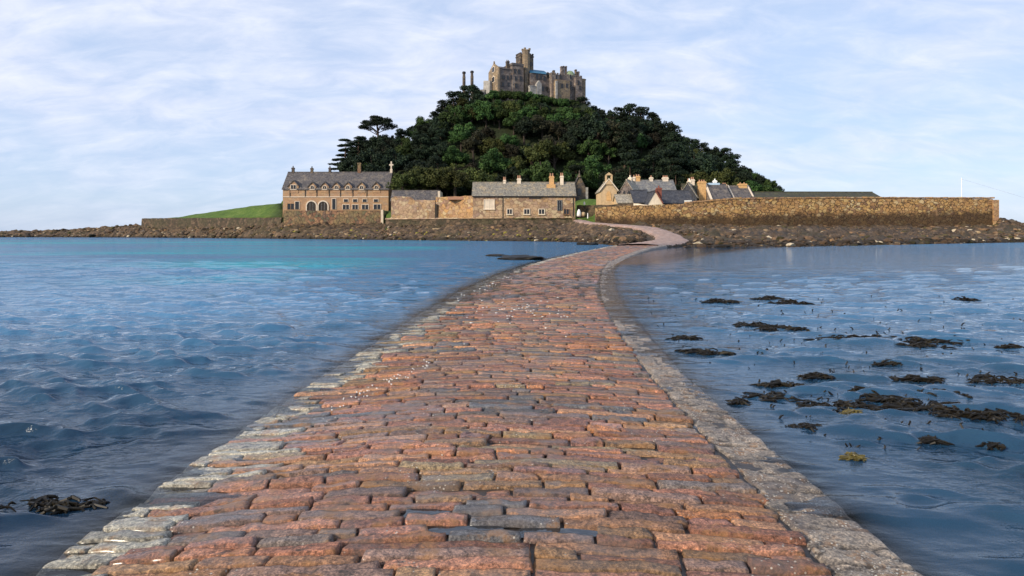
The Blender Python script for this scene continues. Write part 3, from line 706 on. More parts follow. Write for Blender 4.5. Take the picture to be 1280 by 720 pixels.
# boathouse terrace wall
tw = thing('terrace_wall', 'reddish rubble terrace wall directly beneath the arched boathouse', 'wall')
wall_run(MB(), [pt(355, 263.5, 204), pt(420, 263.2, 203.5), pt(478, 263.5, 203)], 1.0, 3.4).build('wall', M['footwall'], tw)
MB().box(PX(476.5, 203), PX(479.5, 203), 202.4, 204.2, 3.4, PZ(262.2, 203)).build('end_pier', M['trim'], tw)
# low bank wall
bw = MB(); wall_run(bw, [pt(177.5, 273, 254), pt(260, 272.5, 230), pt(352, 272, 205.6)], .9, 3.0)
tag(bw.build('bank_wall', M['seawall']), 'low dark stone wall holding up the grassy bank beside the sea', 'wall')
# seawall of the promenade
sw = thing('promenade_wall', 'low dark sea wall under the stone house and walled garden', 'sea wall')
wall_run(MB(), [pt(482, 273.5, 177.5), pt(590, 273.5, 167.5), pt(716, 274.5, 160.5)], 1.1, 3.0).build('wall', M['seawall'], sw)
wall_run(MB(), [pt(482, 272.4, 177.6), pt(590, 272.4, 167.6), pt(717, 273.6, 160.6)], 1.3, 5.2).build('coping', M['rubble_pale'], sw)
MB().box(PX(715.5, 160), PX(719, 160), 159.2, 161.5, 2.8, PZ(271, 160)).build('end_pier', M['footwall'], sw)

# ------------------------------------------------------------------ building helpers (local frame: x along the ridge, y into depth, z up)
def win(parent, x, z, w, h, y=0.0, frame=None, bars=(1, 1), arch=False, name='window', sill=True, glassm=None):
    """a window on the front wall plane y: stone surround as the part, pane and sill beneath it"""
    frame = frame or M['trim']; g = glassm or M['glass']
    def outline(x0, x1, z0, z1, n=8):
        if not arch: return [(x0, z0), (x1, z0), (x1, z1), (x0, z1)]
        r = (x1 - x0) / 2; c = (x0 + x1) / 2; zs = z1 - r
        return [(x0, z0), (x1, z0)] + [(c + r * math.cos(math.pi * i / n), zs + r * math.sin(math.pi * i / n)) for i in range(n + 1)]
    b = .16; mb = MB()
    o = outline(x - w / 2 - b, x + w / 2 + b, z - b * .2, z + h + b); i_ = outline(x - w / 2, x + w / 2, z, z + h)
    n = len(o); vs = [(a, y - .14, c) for a, c in o] + [(a, y - .14, c) for a, c in i_] + [(a, y + .05, c) for a, c in o] + [(a, y + .05, c) for a, c in i_]
    fs = []
    for k in range(n):
        j = (k + 1) % n
        fs += [(k, j, n + j, n + k), (2 * n + k, 3 * n + k, 3 * n + j, 2 * n + j), (k, 2 * n + k, 2 * n + j, j), (n + k, n + j, 3 * n + j, 3 * n + k)]
    mb.add(vs, fs)
    for q in range(1, bars[0]):
        xx = x - w / 2 + w * q / bars[0]; mb.box(xx - .05, xx + .05, y - .1, y - .03, z, z + h * (.98 if not arch else .8))
    for q in range(1, bars[1]):
        zz = z + h * q / bars[1]; mb.box(x - w / 2, x + w / 2, y - .095, y - .035, zz - .04, zz + .04)
    f = mb.build(name, frame, parent)
    MB().prism(i_, .04, 1, y - .045).build('pane', g, f)
    if sill: MB().box(x - w / 2 - .25, x + w / 2 + .25, y - .26, y + .04, z - .24, z - .04).build('sill', frame, f)
    return f
def gable(parent, L, W, he, hr, wall, roof, z0=-2.0, over=.35, verge=.25, thick=.22, wname='wall', rname='roof', x0=0.0, y0=0.0, ridge=True):
    MB().prism([(y0, z0), (y0 + W, z0), (y0 + W, he), (y0 + W / 2, hr - .02), (y0, he)], L, 0, x0).build(wname, wall, parent)
    sl = (hr - he) / (W / 2); mb = MB()
    for sgn in (0, 1):
        ya, yb = (y0 - over, y0 + W / 2) if not sgn else (y0 + W + over, y0 + W / 2)
        za, zb = he - sl * over + .03, hr + .03
        nn = 24; 
        mb.prism([(ya, za), (yb, zb), (yb, zb + thick), (ya, za + thick)], L + 2 * verge, 0, x0 - verge)
    if ridge: mb.box(x0 - verge, x0 + L + verge, y0 + W / 2 - .16, y0 + W / 2 + .16, hr + .1, hr + .36)
    return mb.build(rname, roof, parent)
def chimney(parent, x, y, z0, z1, w=.9, d=.8, mat=None, pots=2, pot_h=.6, pm=None, cap=True, name='chimney'):
    mb = MB(); mb.box(x - w / 2, x + w / 2, y - d / 2, y + d / 2, z0, z1)
    if cap: mb.box(x - w / 2 - .1, x + w / 2 + .1, y - d / 2 - .1, y + d / 2 + .1, z1 - .42, z1 - .2)
    c = mb.build(name, mat or M['trim'], parent)
    for i in range(pots):
        px = x + (i - (pots - 1) / 2) * w / max(1, pots)
        MB().lathe([(.0, z1), (.19, z1 + .003), (.16, z1 + pot_h * .85), (.2, z1 + pot_h * .88), (.2, z1 + pot_h), (0, z1 + pot_h)], 8, (px, y)).build('chimney_pot', pm or M['pot'], c)
    return c

# ------------------------------------------------------------------ boathouse
B0 = P(353.5, 263.5, 206); bl = PX(485.5, 206) - B0.x; k = 206 / F
bo = thing('arched_boathouse', 'large granite boathouse with two dark arches and a row of dormers', 'boathouse', B0)
he = (263.5 - 236) * k; hr = he + 5.3
gable(bo, bl, 11, he, hr, M['ashlar'], M['slate'], z0=-4.3)
def bx(px): return (px - 353.5) * k
def bz(py): return (263.5 - py) * k
for px in (367, 390.5, 406, 420.5, 435, 452, 470.5):       # dormers
    w = 3.0 if px < 370 else 2.3; zt = bz(226.0) if px < 370 else bz(228)
    x = bx(px); d = MB()
    d.prism([(x - w / 2, he - 1.2), (x + w / 2, he - 1.2), (x + w / 2, zt - w * .52), (x, zt), (x - w / 2, zt - w * .52)], 2.6, 1, -.12)
    dm = d.build('dormer', M['ashlar'], bo)
    rr = MB()
    for sg in (-1, 1):
        rr.prism([(x, zt + .04), (x + sg * (w / 2 + .3), zt - w * .52 - .27), (x + sg * (w / 2 + .3), zt - w * .52 - .05), (x, zt + .3)], 4.2, 1, -.4)
    rr.build('dormer_roof', M['slate'], dm)
    ww = 1.5 if px < 370 else 1.05
    win(dm, x, he - .1, ww, zt - he - .9 if px > 370 else zt - he - 1.2, y=-.12, frame=M['trim'], bars=(2, 1), arch=px > 370)
for px in (389.5, 404):
    x = bx(px); r = 5.6 * k; mb = MB()
    zs = bz(257.5); z0 = .02
    outer = [(x - r - .35, z0), ] + [(x + (r + .35) * math.cos(math.pi - math.pi * i / 14), zs + (r + .35) * math.sin(math.pi * i / 14)) for i in range(15)] + [(x + r + .35, z0)]
    inner = [(x - r, z0)] + [(x + r * math.cos(math.pi - math.pi * i / 14), zs + r * math.sin(math.pi * i / 14)) for i in range(15)] + [(x + r, z0)]
    n = len(outer); vs = [(a, -.25, c) for a, c in outer] + [(a, -.25, c) for a, c in inner] + [(a, .06, c) for a, c in outer] + [(a, .06, c) for a, c in inner]
    fs = []
    for q in range(n - 1): fs += [(q, q + 1, n + q + 1, n + q), (q, 2 * n + q, 2 * n + q + 1, q + 1), (n + q, n + q + 1, 3 * n + q + 1, 3 * n + q)]
    fs += [(0, n, 3 * n, 2 * n), (n - 1, 3 * n - 1, 4 * n - 1, 2 * n - 1)]
    mb.add(vs, fs); ar = mb.build('arched_doorway', M['trim'], bo)
    ar['label'] = 'dark round arched boat doorway with pale stone surround'
    MB().prism(inner, .05, 1, -.055).build('door', M['door'], ar)
    for q in (-.33, .33): MB().box(x + q * r - .06, x + q * r + .06, -.13, -.058, z0, zs + r * .85).build('mullion', M['slate_mid'], ar)
for px, w, top, nb in ((363.5, 2.0, 254.5, 2), (371.5, 1.2, 252, 1), (417.5, 1.05, 248.5, 1), (432.5, 1.9, 256, 2), (444, 1.7, 256, 2), (456.5, 1.9, 256, 2), (471.5, 2.1, 255.5, 2)):
    win(bo, bx(px), .45, w, bz(top) - .45, frame=M['trim'] if px != 363.5 else M['ashlar'], bars=(nb, 1), sill=False)
for px in (432.5, 444, 456, 470): win(bo, bx(px), bz(252.5), 1.25, bz(249) - bz(252.5), frame=M['trim'], sill=False)
sc = MB(); sc.box(-.05, bl + .05, -.12, .03, bz(246) - .12, bz(246) + .12); sc.build('string_course', M['trim'], bo)
for px in (362.5, 381.5, 396, 411.5, 425.5, 441, 458.5): MB().tube((bx(px), -.12, bz(246)), (bx(px), -.12, he - .15), .085, .085, 6).build('downpipe', M['lead'], bo)
for px, zt, w, m_, pots in ((359, 207.5, .75, 'castle_dark', 1), (382.5, 208, .75, 'castle_dark', 1), (405, 207.5, .7, 'castle_dark', 1), (441.8, 203.5, 1.0, 'footwall', 0)):
    c = chimney(bo, bx(px) * (211.5 / 206) if px > 0 else 0, 5.5, hr - .8, CZ + (HOR - zt) / F * 211.5 - B0.z - (.5 if pots else 0), w, .8, M[m_], pots, .5, M['castle_dark'])
x = bl - .1; cr = MB()          # stone cross on the far gable
cr.box(x - .35, x + .35, 5.2, 5.8, hr, hr + 1.2); cr.box(x - .2, x + .2, 5.3, 5.7, hr + 1.2, hr + 3.5); cr.box(x - .62, x + .62, 5.32, 5.68, hr + 2.25, hr + 2.7)
cr.build('stone_cross', M['trim'], bo)

# ------------------------------------------------------------------ annex and walled garden
A0 = P(489, 272, 184)
an = thing('slate_annex', 'low slate roofed annex behind the pale rubble garden wall', 'outbuilding', A0)
k = 184 / F; gable(an, 59 * k, 6, (272 - 250.5) * k, (272 - 238.5) * k, M['rubble'], M['slate'])
MB().box(59 * k - .1, 59 * k + .5, -.4, 6.4, 0, (272 - 239) * k).build('gable_parapet', M['trim'], an)
gw = MB(); wall_run(gw, [pt(489, 247.5, 180), pt(493, 245.5, 180), pt(513, 245.8, 179.6), pt(518, 250, 179.5), pt(544, 250.5, 179)], .6, 4.6)
tag(gw.build('garden_wall', M['rubble_pale']), 'pale rubble garden wall in front of the low slate annex', 'garden wall')
gw = MB(); wall_run(gw, [pt(545, 247, 179.2), pt(560, 246, 177.5), pt(592.5, 244.5, 173)], .6, 4.6)
gwo = thing('courtyard_wall', 'ochre courtyard wall joining the garden wall to the stone house', 'garden wall')
gw.build('wall', M['rubble'], gwo)
MB().box(PX(544, 179), PX(547, 179), 178.2, 179.3, 5.0, 9.2).build('doorway', M['door'], gwo)
MB().box(PX(560, 175.6), PX(590, 175.6), 174.6, 177.4, 10.2, 11.0).build('tiled_coping', M['pot'], gwo)

# ------------------------------------------------------------------ stone house
H0 = P(591, 273.5, 168); k = 168 / F; hl = (719 - 591) * k
sh = thing('stone_house', 'long low rubble house with a lichened grey slate roof and four chimneys', 'house', H0)
he = (273.5 - 244.5) * k; hr = he + 3.3
gable(sh, hl, 7.6, he, hr, M['rubble_pale'], M['slate_grey'], z0=-2)
sx_ = lambda px: (px - 591) * k
sz_ = lambda py: (273.5 - py) * k
MB().box(-.2, hl + .2, -.42, -.30, he - .32, he - .12).build('gutter', M['lead'], sh)
win(sh, sx_(611.5), sz_(261), 12 * k, 11 * k, frame=M['cream_pale'], glassm=M['cream_pale'], bars=(4, 1))
for px, w in ((637, 1.15), (658.5, 1.3), (677, 1.3), (708, 1.2)): win(sh, sx_(px), sz_(267.5), w, 1.15, frame=M['cream_pale'] if px < 700 else M['footwall'], bars=(2, 1))
win(sh, sx_(699.5), sz_(263), .9, 2.4, frame=M['slate_mid'], bars=(2, 1), sill=False)
win(sh, sx_(669), sz_(248.4), 16 * k, .25, frame=M['footwall'], sill=False)['label'] = 'narrow dark slot under the eaves'
for px in (628.5, 716.5): MB().tube((sx_(px), -.1, .2), (sx_(px), -.1, he - .2), .09, .09, 6).build('downpipe', M['lead'], sh)
for px, w, m_, top in ((630.5, .65, 'cream_pale', 221.5), (649, .95, 'cream_pale', 219.5), (690.5, 1.15, 'chimney_gold', 217), (703.5, .8, 'cream_pale', 216.5)):
    chimney(sh, sx_(px) * 1.0, 3.8 - .4 * (px > 689), hr - 1.0, CZ + (HOR - top) / F * 171.8 - H0.z - .7, w, .85, M[m_], 2, .75)
MB().box(sx_(684), sx_(695), 2.0, 3.0, hr - 1.7, hr - .35).build('chimney_base', M['chimney_gold'], sh)
# chapel-like lodge behind
C0 = P(714, 241, 204); k = 204 / F
lo = thing('gabled_lodge', 'small dark stone lodge with steep gable and pointed finial behind the lawn', 'lodge', (PX(733.5, 204), 204, C0.z - 1), R(90))
gable(lo, 9, 18.5 * k, 1.6, 1.6 + 16 * k + .8, M['castle_dark'], M['slate'], z0=-2)
MB().lathe([(.5, 1.6 + 17 * k), (.32, 1.6 + 19 * k), (.16, 1.6 + 23 * k), (.25, 1.6 + 23.3 * k), (0.02, 1.6 + 25.5 * k)], 8, (-.2, 18.5 * k / 2)).build('finial', M['castle_dark'], lo)
MB().box(-.35, .2, -.35, .35, -1.5, 2.6).build('buttress', M['castle_pale'], lo)
yc = 18.5 * k / 2; wn = MB().prism([(yc - .5, .2), (yc + .5, .2), (yc + .5, 1.7), (yc, 2.4), (yc - .5, 1.7)], .1, 0, -.06); wn.build('window', M['glass'], lo)
# lane wall, bollard, boulder, post beside the lane
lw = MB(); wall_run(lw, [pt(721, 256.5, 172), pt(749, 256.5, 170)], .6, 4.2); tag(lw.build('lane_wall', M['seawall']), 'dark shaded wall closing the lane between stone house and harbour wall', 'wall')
bl_ = MB(); bl_.lathe([(0, 0), (.5, .02), (.46, .7), (.34, 1.25), (.16, 1.6), (0, 1.66)], 10); tag(bl_.build('bollard', M['white'], loc=P(723.7, 270.5, 158), smooth=True), 'white rounded bollard at the corner of the stone house', 'bollard')
bl_ = MB(); bl_.lathe([(0, 0), (.42, .05), (.55, .5), (.42, .95), (0, 1.05)], 10); tag(bl_.build('barrel', M['cream'], loc=P(729, 270.5, 158.5), smooth=True), 'squat buff barrel beside the white bollard', 'barrel')
po = MB(); po.tube((0, 0, 0), (0, 0, 1.25), .13, .1, 8); tag(po.build('marker_post', M['white'], loc=P(734.7, 273, 157)), 'slim white post standing alone in the lane', 'post')
po = MB(); po.lathe([(0, 0), (.28, .02), (.25, .35), (.12, .75), (0, .8)], 8); tag(po.build('urn', M['white'], loc=Vector((PX(730.5, 171.6), 171.6, PZ(256.4, 171.6))) + Vector((0, 0.1, .08))), 'small white urn on top of the dark lane wall', 'urn')

# ------------------------------------------------------------------ cottages behind the harbour wall
def cottage(name, label, px0, px1, Y, base_py, eave_py, ridge_py, depth, wall, roof, rz=0.0, group='cottages behind the harbour wall'):
    o = P(px0, base_py, Y); k = Y / F
    t = thing(name, label, 'cottage', o, rz, group)
    gable(t, (px1 - px0) * k / math.cos(rz), depth, (base_py - eave_py) * k, CZ + (HOR - ridge_py) / F * (Y + depth / 2) - o.z, M[wall], M[roof])
    t['k'] = k
    return t
def front_gable(name, label, px0, px1, Y, base_py, eave_py, apex_py, depth, wall, roof, turn=0.0, group='cottages behind the harbour wall'):
    o = P(px1, base_py, Y); k = Y / F; W = (px1 - px0) * k / math.cos(turn)
    t = thing(name, label, 'cottage', o, R(90) + turn, group)
    gable(t, depth, W, (base_py - eave_py) * k, (base_py - apex_py) * k, M[wall], M[roof], over=.25, verge=.15)
    return t, W, k
# 1 bell-cote gable
t1, W, k = front_gable('bellcote_cottage', 'cream gabled cottage crowned by a twin bellcote beside the lawn', 751, 771, 163, 256, 238.5, 226, 9, 'cream', 'slate_pale')
h = (256 - 226) * k
bc = MB(); yc = W / 2
bc.box(-.3, .5, yc - .85, yc - .45, h - .9, h + 1.3); bc.box(-.3, .5, yc + .45, yc + .85, h - .9, h + 1.3); bc.box(-.28, .48, yc - .45, yc + .45, h - .9, h + .05)
bc.prism([(yc - .95, h + 1.303), (yc + .95, h + 1.303), (yc, h + 2.0)], .9, 0, -.35)
bc.build('bellcote', M['cream'], t1)
dmb = MB().prism([(yc - .55, 1.0), (yc + .55, 1.0), (yc + .55, 2.6), (yc + .3, 3.1), (yc, 3.25), (yc - .3, 3.1), (yc - .55, 2.6)], .12, 0, -.1); dmb.build('door', M['chimney_gold'], t1)
for sg in (-1, 1):
    vb = MB(); vb.prism([(yc, h + .34), (yc + sg * (W / 2 + .35), 17.5 * k - .12), (yc + sg * (W / 2 + .35), 17.5 * k + .18), (yc, h + .64)], .22, 0, -.37); vb.build('bargeboard', M['cream_pale'], t1)
# 2 grey gable turned to show its pale slope
t2, W, k = front_gable('grey_gabled_cottage', 'grey gabled cottage with a pale roof slope next to the bellcote cottage', 775, 792.5, 162, 256, 240.5, 225.5, 8, 'castle', 'slate_pale', R(-24))
for q in (.35, .65): MB().prism([(W * q - .3, 2.0), (W * q + .3, 2.0), (W * q + .3, 3.0), (W * q, 3.5), (W * q - .3, 3.0)], .1, 0, -.07).build('window', M['glass'], t2)
chimney(t2, 3.6, W / 2, 5, (256 - 219.5) * k - .1, .9, .8, M['cream_pale'], 2, .5, M['cream_pale'])
# 3 long slate terrace
t3 = cottage('slate_terrace', 'long terrace under a silvery slate roof with a row of pale chimneys', 788, 845, 172, 256, 239.5, 226.5, 8, 'castle', 'slate_mid')
for px, top, w, m_, n in ((796, 221, .55, 'cream_pale', 1), (800.8, 220, 1.1, 'chimney_gold', 2), (818, 221.5, .8, 'cream_pale', 1), (836, 221.5, 1.4, 'cream_pale', 3)):
    chimney(t3, (px - 788) * t3['k'], 4, (256 - 229) * t3['k'], (256 - top) * t3['k'] + .3, w, .9, M[m_], n, .45)
# 4 low dark range in front
t4 = cottage('dark_slate_range', 'low range under a blue black slate roof just behind the harbour wall', 793, 811.5, 156, 258, 253, 239, 9, 'castle', 'slate_blue')
for px in (797.5, 802, 806): MB().add([((px - 793) * t4['k'] + q[0], 1.9 + q[1] * .82, q[1] * .5 + (258 - 248.3) * t4['k'] + .22 - .0) for q in ((0, 0), (.35, 0), (.75, 1.2), (.4, 1.2))] + [((px - 793) * t4['k'] + q[0], 1.9 + q[1] * .82, q[1] * .5 + (258 - 248.3) * t4['k'] + .5) for q in ((0, 0), (.35, 0), (.75, 1.2), (.4, 1.2))], [(0, 1, 2, 3), (4, 7, 6, 5), (0, 4, 5, 1), (1, 5, 6, 2), (2, 6, 7, 3), (3, 7, 4, 0)]).build('rooflight', M['skylight'], t4)
t5, W, k = front_gable('whitewashed_cottage', 'small cream gable cottage with a red brick chimney at the wall top', 810, 828, 152, 260, 254.5, 239.5, 7, 'cream_pale', 'slate_blue')
h5 = (260 - 239.5) * k
chimney(t5, .9, W / 2 - 1.0, 1.5, h5 + .9, 1.0, 1.1, M['redbrick'], 1, .5, M['redbrick'])
MB().prism([(-.1, h5 * .27 - .2), (W / 2, h5 + .02), (W / 2, h5 + .34), (-.1, h5 * .27 + .2)], .3, 0, -.34).build('brick_verge', M['redbrick'], t5)
t6 = cottage('black_slate_range', 'low range with a wide blue black roof beside the red chimney', 829, 866, 158, 258, 254, 239.5, 9, 'castle', 'slate_blue')
MB().box((855 - 829) * t6['k'], (864 - 829) * t6['k'], -.6, -.3, (258 - 252.6) * t6['k'], (258 - 250.6) * t6['k']).build('white_panel', M['white'], t6)
t7, W, k = front_gable('dark_gabled_cottage', 'dark gabled cottage with one pale slope and a small white chimney', 850, 871, 166, 258, 246, 228.5, 9, 'slate_blue', 'slate_pale', R(-20))
chimney(t7, 2.4, W / 2 - .2, 4, (258 - 224.5) * k, .8, .75, M['cream_pale'], 1, .5, M['white'])
t8 = cottage('mossy_cottage', 'cottage with a mossy roof between the dark gable and the ochre chimney', 858, 893, 170, 258, 250, 231, 9, 'castle', 'slate_moss')
for px, top, w in ((867, 224.5, .7), (871.5, 222.5, .9)): chimney(t8, (px - 858) * t8['k'], 4.5, 4, (258 - top) * t8['k'], w, .9, M['cream_pale'], 2, .6)
t9 = cottage('ochre_chimney_cottage', 'cottage with a broad ochre end chimney and blue grey ridge', 888, 914, 166, 258, 250, 231.5, 10, 'castle', 'slate')
k = t9['k']
chimney(t9, -1.0, 4.0, 1.0, (258 - 228) * k + .5, 9 * k, 1.6, M['chimney_gold'], 3, .45)
MB().box(.8, 19 * k, 4.6, 5.5, (258 - 231.5) * k + .4, (258 - 229.5) * k + .5).build('ridge_panel', M['skylight'], t9)
MB().prism([(-.5, 1.2), (5, (258 - 231.5) * k + .45), (5, (258 - 231.5) * k + 1.0), (-.5, 1.8)], .5, 0, -.1).build('verge', M['trim'], t9)
chimney(t9, 13.5 * k, 5.2, 4, (258 - 225.5) * k + .4, .8, .8, M['white'], 1, .4, M['white'])
ta = cottage('end_cottage', 'last cottage of the row with a broad buff chimney at its far end', 915, 944, 168, 258, 250, 233.5, 10, 'castle', 'slate')
k = ta['k']
chimney(ta, 21 * k, 4.8, 2.0, (258 - 231) * k + .6, 10 * k, 1.4, M['chimney_gold'], 2, .35)
chimney(ta, -2.2 * k, 4.8, 2.0, (258 - 231) * k + .5, 5 * k, 1.2, M['cream'], 2, .35)
for x_ in (.4, 27 * k): MB().prism([(-.5, 1.2), (5, (258 - 233.5) * k + .45), (5, (258 - 233.5) * k + .8), (-.5, 1.6)], .35, 0, x_).build('verge', M['trim'], ta)
# long shed along the harbour
tb = cottage('harbour_shed', 'very long low shed whose dark slate roof shows above the harbour wall', 942, 1104, 168, 262, 248, 241, 9, 'castle', 'slate_moss', R(1.5), group=None); tb['category'] = 'shed'
MB().box(.4, .9, 4.2, 4.8, 3.0, (262 - 236) * tb['k']).build('vent', M['castle_pale'], tb)
# low garden building before the first cottage
tc = thing('forecourt_wall', 'dark low forecourt wall before the cottages next to the lane', 'wall')
wall_run(MB(), [pt(746, 256.5, 156), pt(775, 255.5, 155.6), pt(792, 254.8, 155)], .5, 4.6).build('wall', M['seawall'], tc)
wall_run(MB(), [pt(792, 254.2, 152), pt(810, 256, 150.5)], .5, 5.0).build('coping', M['cream_pale'], tc)
td = cottage('leanto_shed', 'lean-to shed with a pale low roof before the grey gable', 772, 797, 157, 258, 253.5, 244.5, 7, 'cream', 'slate_pale')
td['category'] = 'shed'
# flagpole with stays on the pier
fp = thing('flagpole', 'thin white pole standing on the far end of the harbour wall', 'pole', P(1202, 250, 153))
MB().tube((0, 0, -.6), (0, 0, 5.0), .11, .07, 8).build('mast', M['white'], fp)
MB().tube((0, 0, 4.7), (16.5, 0, -.2), .013, .013, 5).build('stay_wire', M['castle_pale'], fp)
MB().tube((-.18, 0, 4.6), (.18, 0, 4.6), .05, .05, 6).build('masthead', M['white'], fp)

# ------------------------------------------------------------------ castle
CA = R(26); CY = 262.0; K = CY / F
ck = thing('castle', 'grey granite castle with a square tower on the summit of the island', 'castle', P(625, 116, CY), CA)
ca = math.cos(CA)
CO = P(625, 116, CY)
def cu(px, v=0.0): # facade coordinate of a pixel column at depth v behind the facade
    s_ = (px - 640) / F; ox, oy = CO.x - v * math.sin(CA), CO.y + v * math.cos(CA)
    return (s_ * oy - ox) / (math.cos(CA) - s_ * math.sin(CA))
def cz(py, px, v=0.0):
    y = CO.y + cu(px, v) * math.sin(CA) + v * math.cos(CA); return CZ + (HOR - py) / F * y - CO.z
def crenel(mb, x0, x1, y0, y1, z, h=.75, n=6):
    for i in range(n):
        a = x0 + (x1 - x0) * (i + .2) / n; mb.box(a, a + (x1 - x0) * .55 / n, y0, y0 + .45, z, z + h); mb.box(a, a + (x1 - x0) * .55 / n, y1 - .45, y1, z, z + h)
    m = max(2, int(n * (y1 - y0) / max(.1, x1 - x0)))
    for i in range(m):
        a = y0 + (y1 - y0) * (i + .2) / m; mb.box(x0, x0 + .45, a, a + (y1 - y0) * .55 / m, z, z + h); mb.box(x1 - .45, x1, a, a + (y1 - y0) * .55 / m, z, z + h)
GW = 9.2
he, hr = cz(85.5, 625), cz(79.5, 617)
gable(ck, cu(642), GW, he, hr, M['castle'], M['slate'], z0=-9, over=.3, verge=.02)
gf = MB(); gf.prism([(-.3, -8), (GW + .3, -8), (GW + .3, he + .2), (GW / 2 + .3, hr + 1.1), (GW / 2, hr + 2.2), (GW / 2 - .3, hr + 1.1), (-.3, he + .2)], .55, 0, -.62)
gb = gf.build('gable_wall', M['castle_gold_lit'], ck)  # warm sunlight on this end is put into its stone colour
for z_, w_ in ((he - .5, 1.9), (he - 4.4, 2.2)):
    MB().prism([(GW / 2 - w_ / 2 - .25, z_ - .2), (GW / 2 + w_ / 2 + .25, z_ - .2), (GW / 2 + w_ / 2 + .25, z_ + 1.8), (GW / 2, z_ + 2.6), (GW / 2 - w_ / 2 - .25, z_ + 1.8)], .15, 0, -.78).build('window', M['trim'], gb)
    MB().prism([(GW / 2 - w_ / 2, z_), (GW / 2 + w_ / 2, z_), (GW / 2 + w_ / 2, z_ + 1.6), (GW / 2, z_ + 2.2), (GW / 2 - w_ / 2, z_ + 1.6)], .06, 0, -.84).build('pane', M['glass'], gb.children[-1])
MB().box(-1.4, -.6, -.9, 1.4, -9, he - 2.5).build('buttress', M['castle_gold_lit'], ck)
chimney(ck, cu(634.5, 2.4), 2.4, he, cz(76.5, 634, 2.4), 1.2, 1.1, M['castle_dark'], 2, .5, M['castle_dark'])
# hall beside the tower
mb = MB(); x0, x1 = cu(640), cu(654)
mb.prism([(x0, -9), (x1, -9), (x1, cz(83, 654)), (x0, cz(81.5, 640)), ], 9, 1, -.35); hl_ = mb.build('great_hall', M['castle'], ck)
MB().prism([(x0 - .2, cz(81.5, 640)), (x1, cz(83, 654)), (x1, cz(83, 654) + .8), (x0 - .2, cz(81.5, 640) + .9)], 9.4, 1, -.55).build('roof', M['slate'], hl_)
# tower
x0, x1 = cu(650.5, 3.0), cu(666.8, 3.0); zt = cz(67.5, 655, 3)
mb = MB(); mb.box(x0, x1, 3.0, 7.0, -5, zt); crenel(mb, x0 - .15, x1 + .15, 2.85, 7.15, zt, .5, 6); mb.box(x0 - .2, x1 + .2, 2.8, 7.2, zt - .9, zt - .5)
tw_ = mb.build('tower', M['castle_dark'], ck); tw_['label'] = 'square central tower with a taller stair turret'
xt = cu(657.5, 2.6); r = 1.6; zt2 = cz(64.0, 656, 2.6)
mb = MB(); mb.lathe([(r, -5), (r, zt2), (r + .15, zt2), (r + .15, zt2 + .4), (r - .3, zt2 + .4), (r - .3, zt2 - .4), (0, zt2 - .4)], 8, (xt, 2.6))
for i in range(4): a = R(45) + i * R(90); mb.box(xt + r * .9 * math.cos(a) - .35, xt + r * .9 * math.cos(a) + .35, 2.6 + r * .9 * math.sin(a) - .3, 2.6 + r * .9 * math.sin(a) + .3, zt2 + .4, zt2 + 1.1)
mb.build('stair_turret', M['castle_gold_lit'], tw_)
for z_ in (zt - 4, zt - 8): MB().box(x0 + .9, x0 + 1.6, 2.9, 3.05, z_, z_ + 1.6).build('window', M['glass'], tw_)
for z_ in (zt - 4.5, zt - 9): MB().box(x1 - 1.5, x1 - .8, 2.9, 3.05, z_, z_ + 1.6).build('window', M['glass'], tw_)
# east range with the blue sheeted roof
x0, x1 = cu(664), cu(688); e0 = cz(91.5, 664); e1 = cz(93.5, 688)
er_ = MB().box(x0 - .5, x1, -.2, 8.5, -12, min(e0, e1)).build('east_range', M['castle'], ck)
rf = MB(); rf.prism([(-.5, e1 - .1), (4.2, e1 + 2.4), (8.8, e1 - .1)], x1 - x0 - .4, 0, x0 - .2); rr_ = rf.build('roof', M['tarp'], er_); rr_['label'] = 'roof covered in bright blue sheeting'
mb = MB(); mb.prism([(cu(668.5), -12), (cu(674.5), -12), (cu(674.5), cz(106, 674)), (cu(671.5), cz(101.5, 671)), (cu(668.5), cz(106, 668))], 2.0, 1, -1.7); mb.build('pale_porch', M['castle_pale'], ck)
mb = MB(); mb.box(cu(660.5), cu(668), -1.5, 0, -12, cz(109, 664)); mb.box(cu(660), cu(668), -1.6, 0, cz(109, 664), cz(108, 664)); mb.build('terrace_block', M['castle_pale'], ck)
# keep block at the far end
x0, x1 = cu(686), cu(724); kz = cz(95.5, 700)
mb = MB(); mb.box(x0, x1, -2.2, 9, -14, kz); crenel(mb, x0 - .1, x1 + .1, -2.3, 9.1, kz, .7, 12); kb = mb.build('keep', M['castle'], ck)
mb = MB(); mb.box(cu(689), cu(706), -4.0, -2.1, -14, cz(104.5, 698)); crenel(mb, cu(689), cu(706), -4.0, -2.1, cz(104.5, 698), .6, 7); mb.build('bastion', M['castle_gold_lit'], kb)
MB().box(cu(688.2), cu(690.2), -4.4, -3.7, -14, cz(104, 690)).build('pale_buttress', M['castle_pale'], kb)
mb = MB(); mb.box(cu(714), cu(722), -3.6, -2.15, -14, cz(101, 718)); crenel(mb, cu(714), cu(722), -3.6, -2.15, cz(101, 718), .7, 4); mb.build('bastion', M['castle'], kb)
mb = MB(); mb.lathe([(1.7, -14), (1.7, cz(101.5, 725)), (1.9, cz(101.5, 725)), (1.9, cz(100.5, 725)), (0, cz(100.5, 725))], 10, (cu(724.2), -1.6)); mb.build('corner_turret', M['castle_gold_lit'], kb)
MB().box(cu(726.4), cu(728.6), -.6, .8, -16, cz(102.2, 728)).build('buttress', M['castle_dark'], kb)
for px, top, w in ((692, 88, .7), (701.8, 83, .75), (704.0, 82.6, .55), (707.2, 82.8, .6), (719.5, 87, .55), (722.6, 89.5, .8)):
    chimney(kb, cu(px, 1.2), 1.2, kz - 1, cz(top, px, 1.2), w, 1.0, M['castle_dark'] if px in (692, 719.5) else M['castle'], 0)
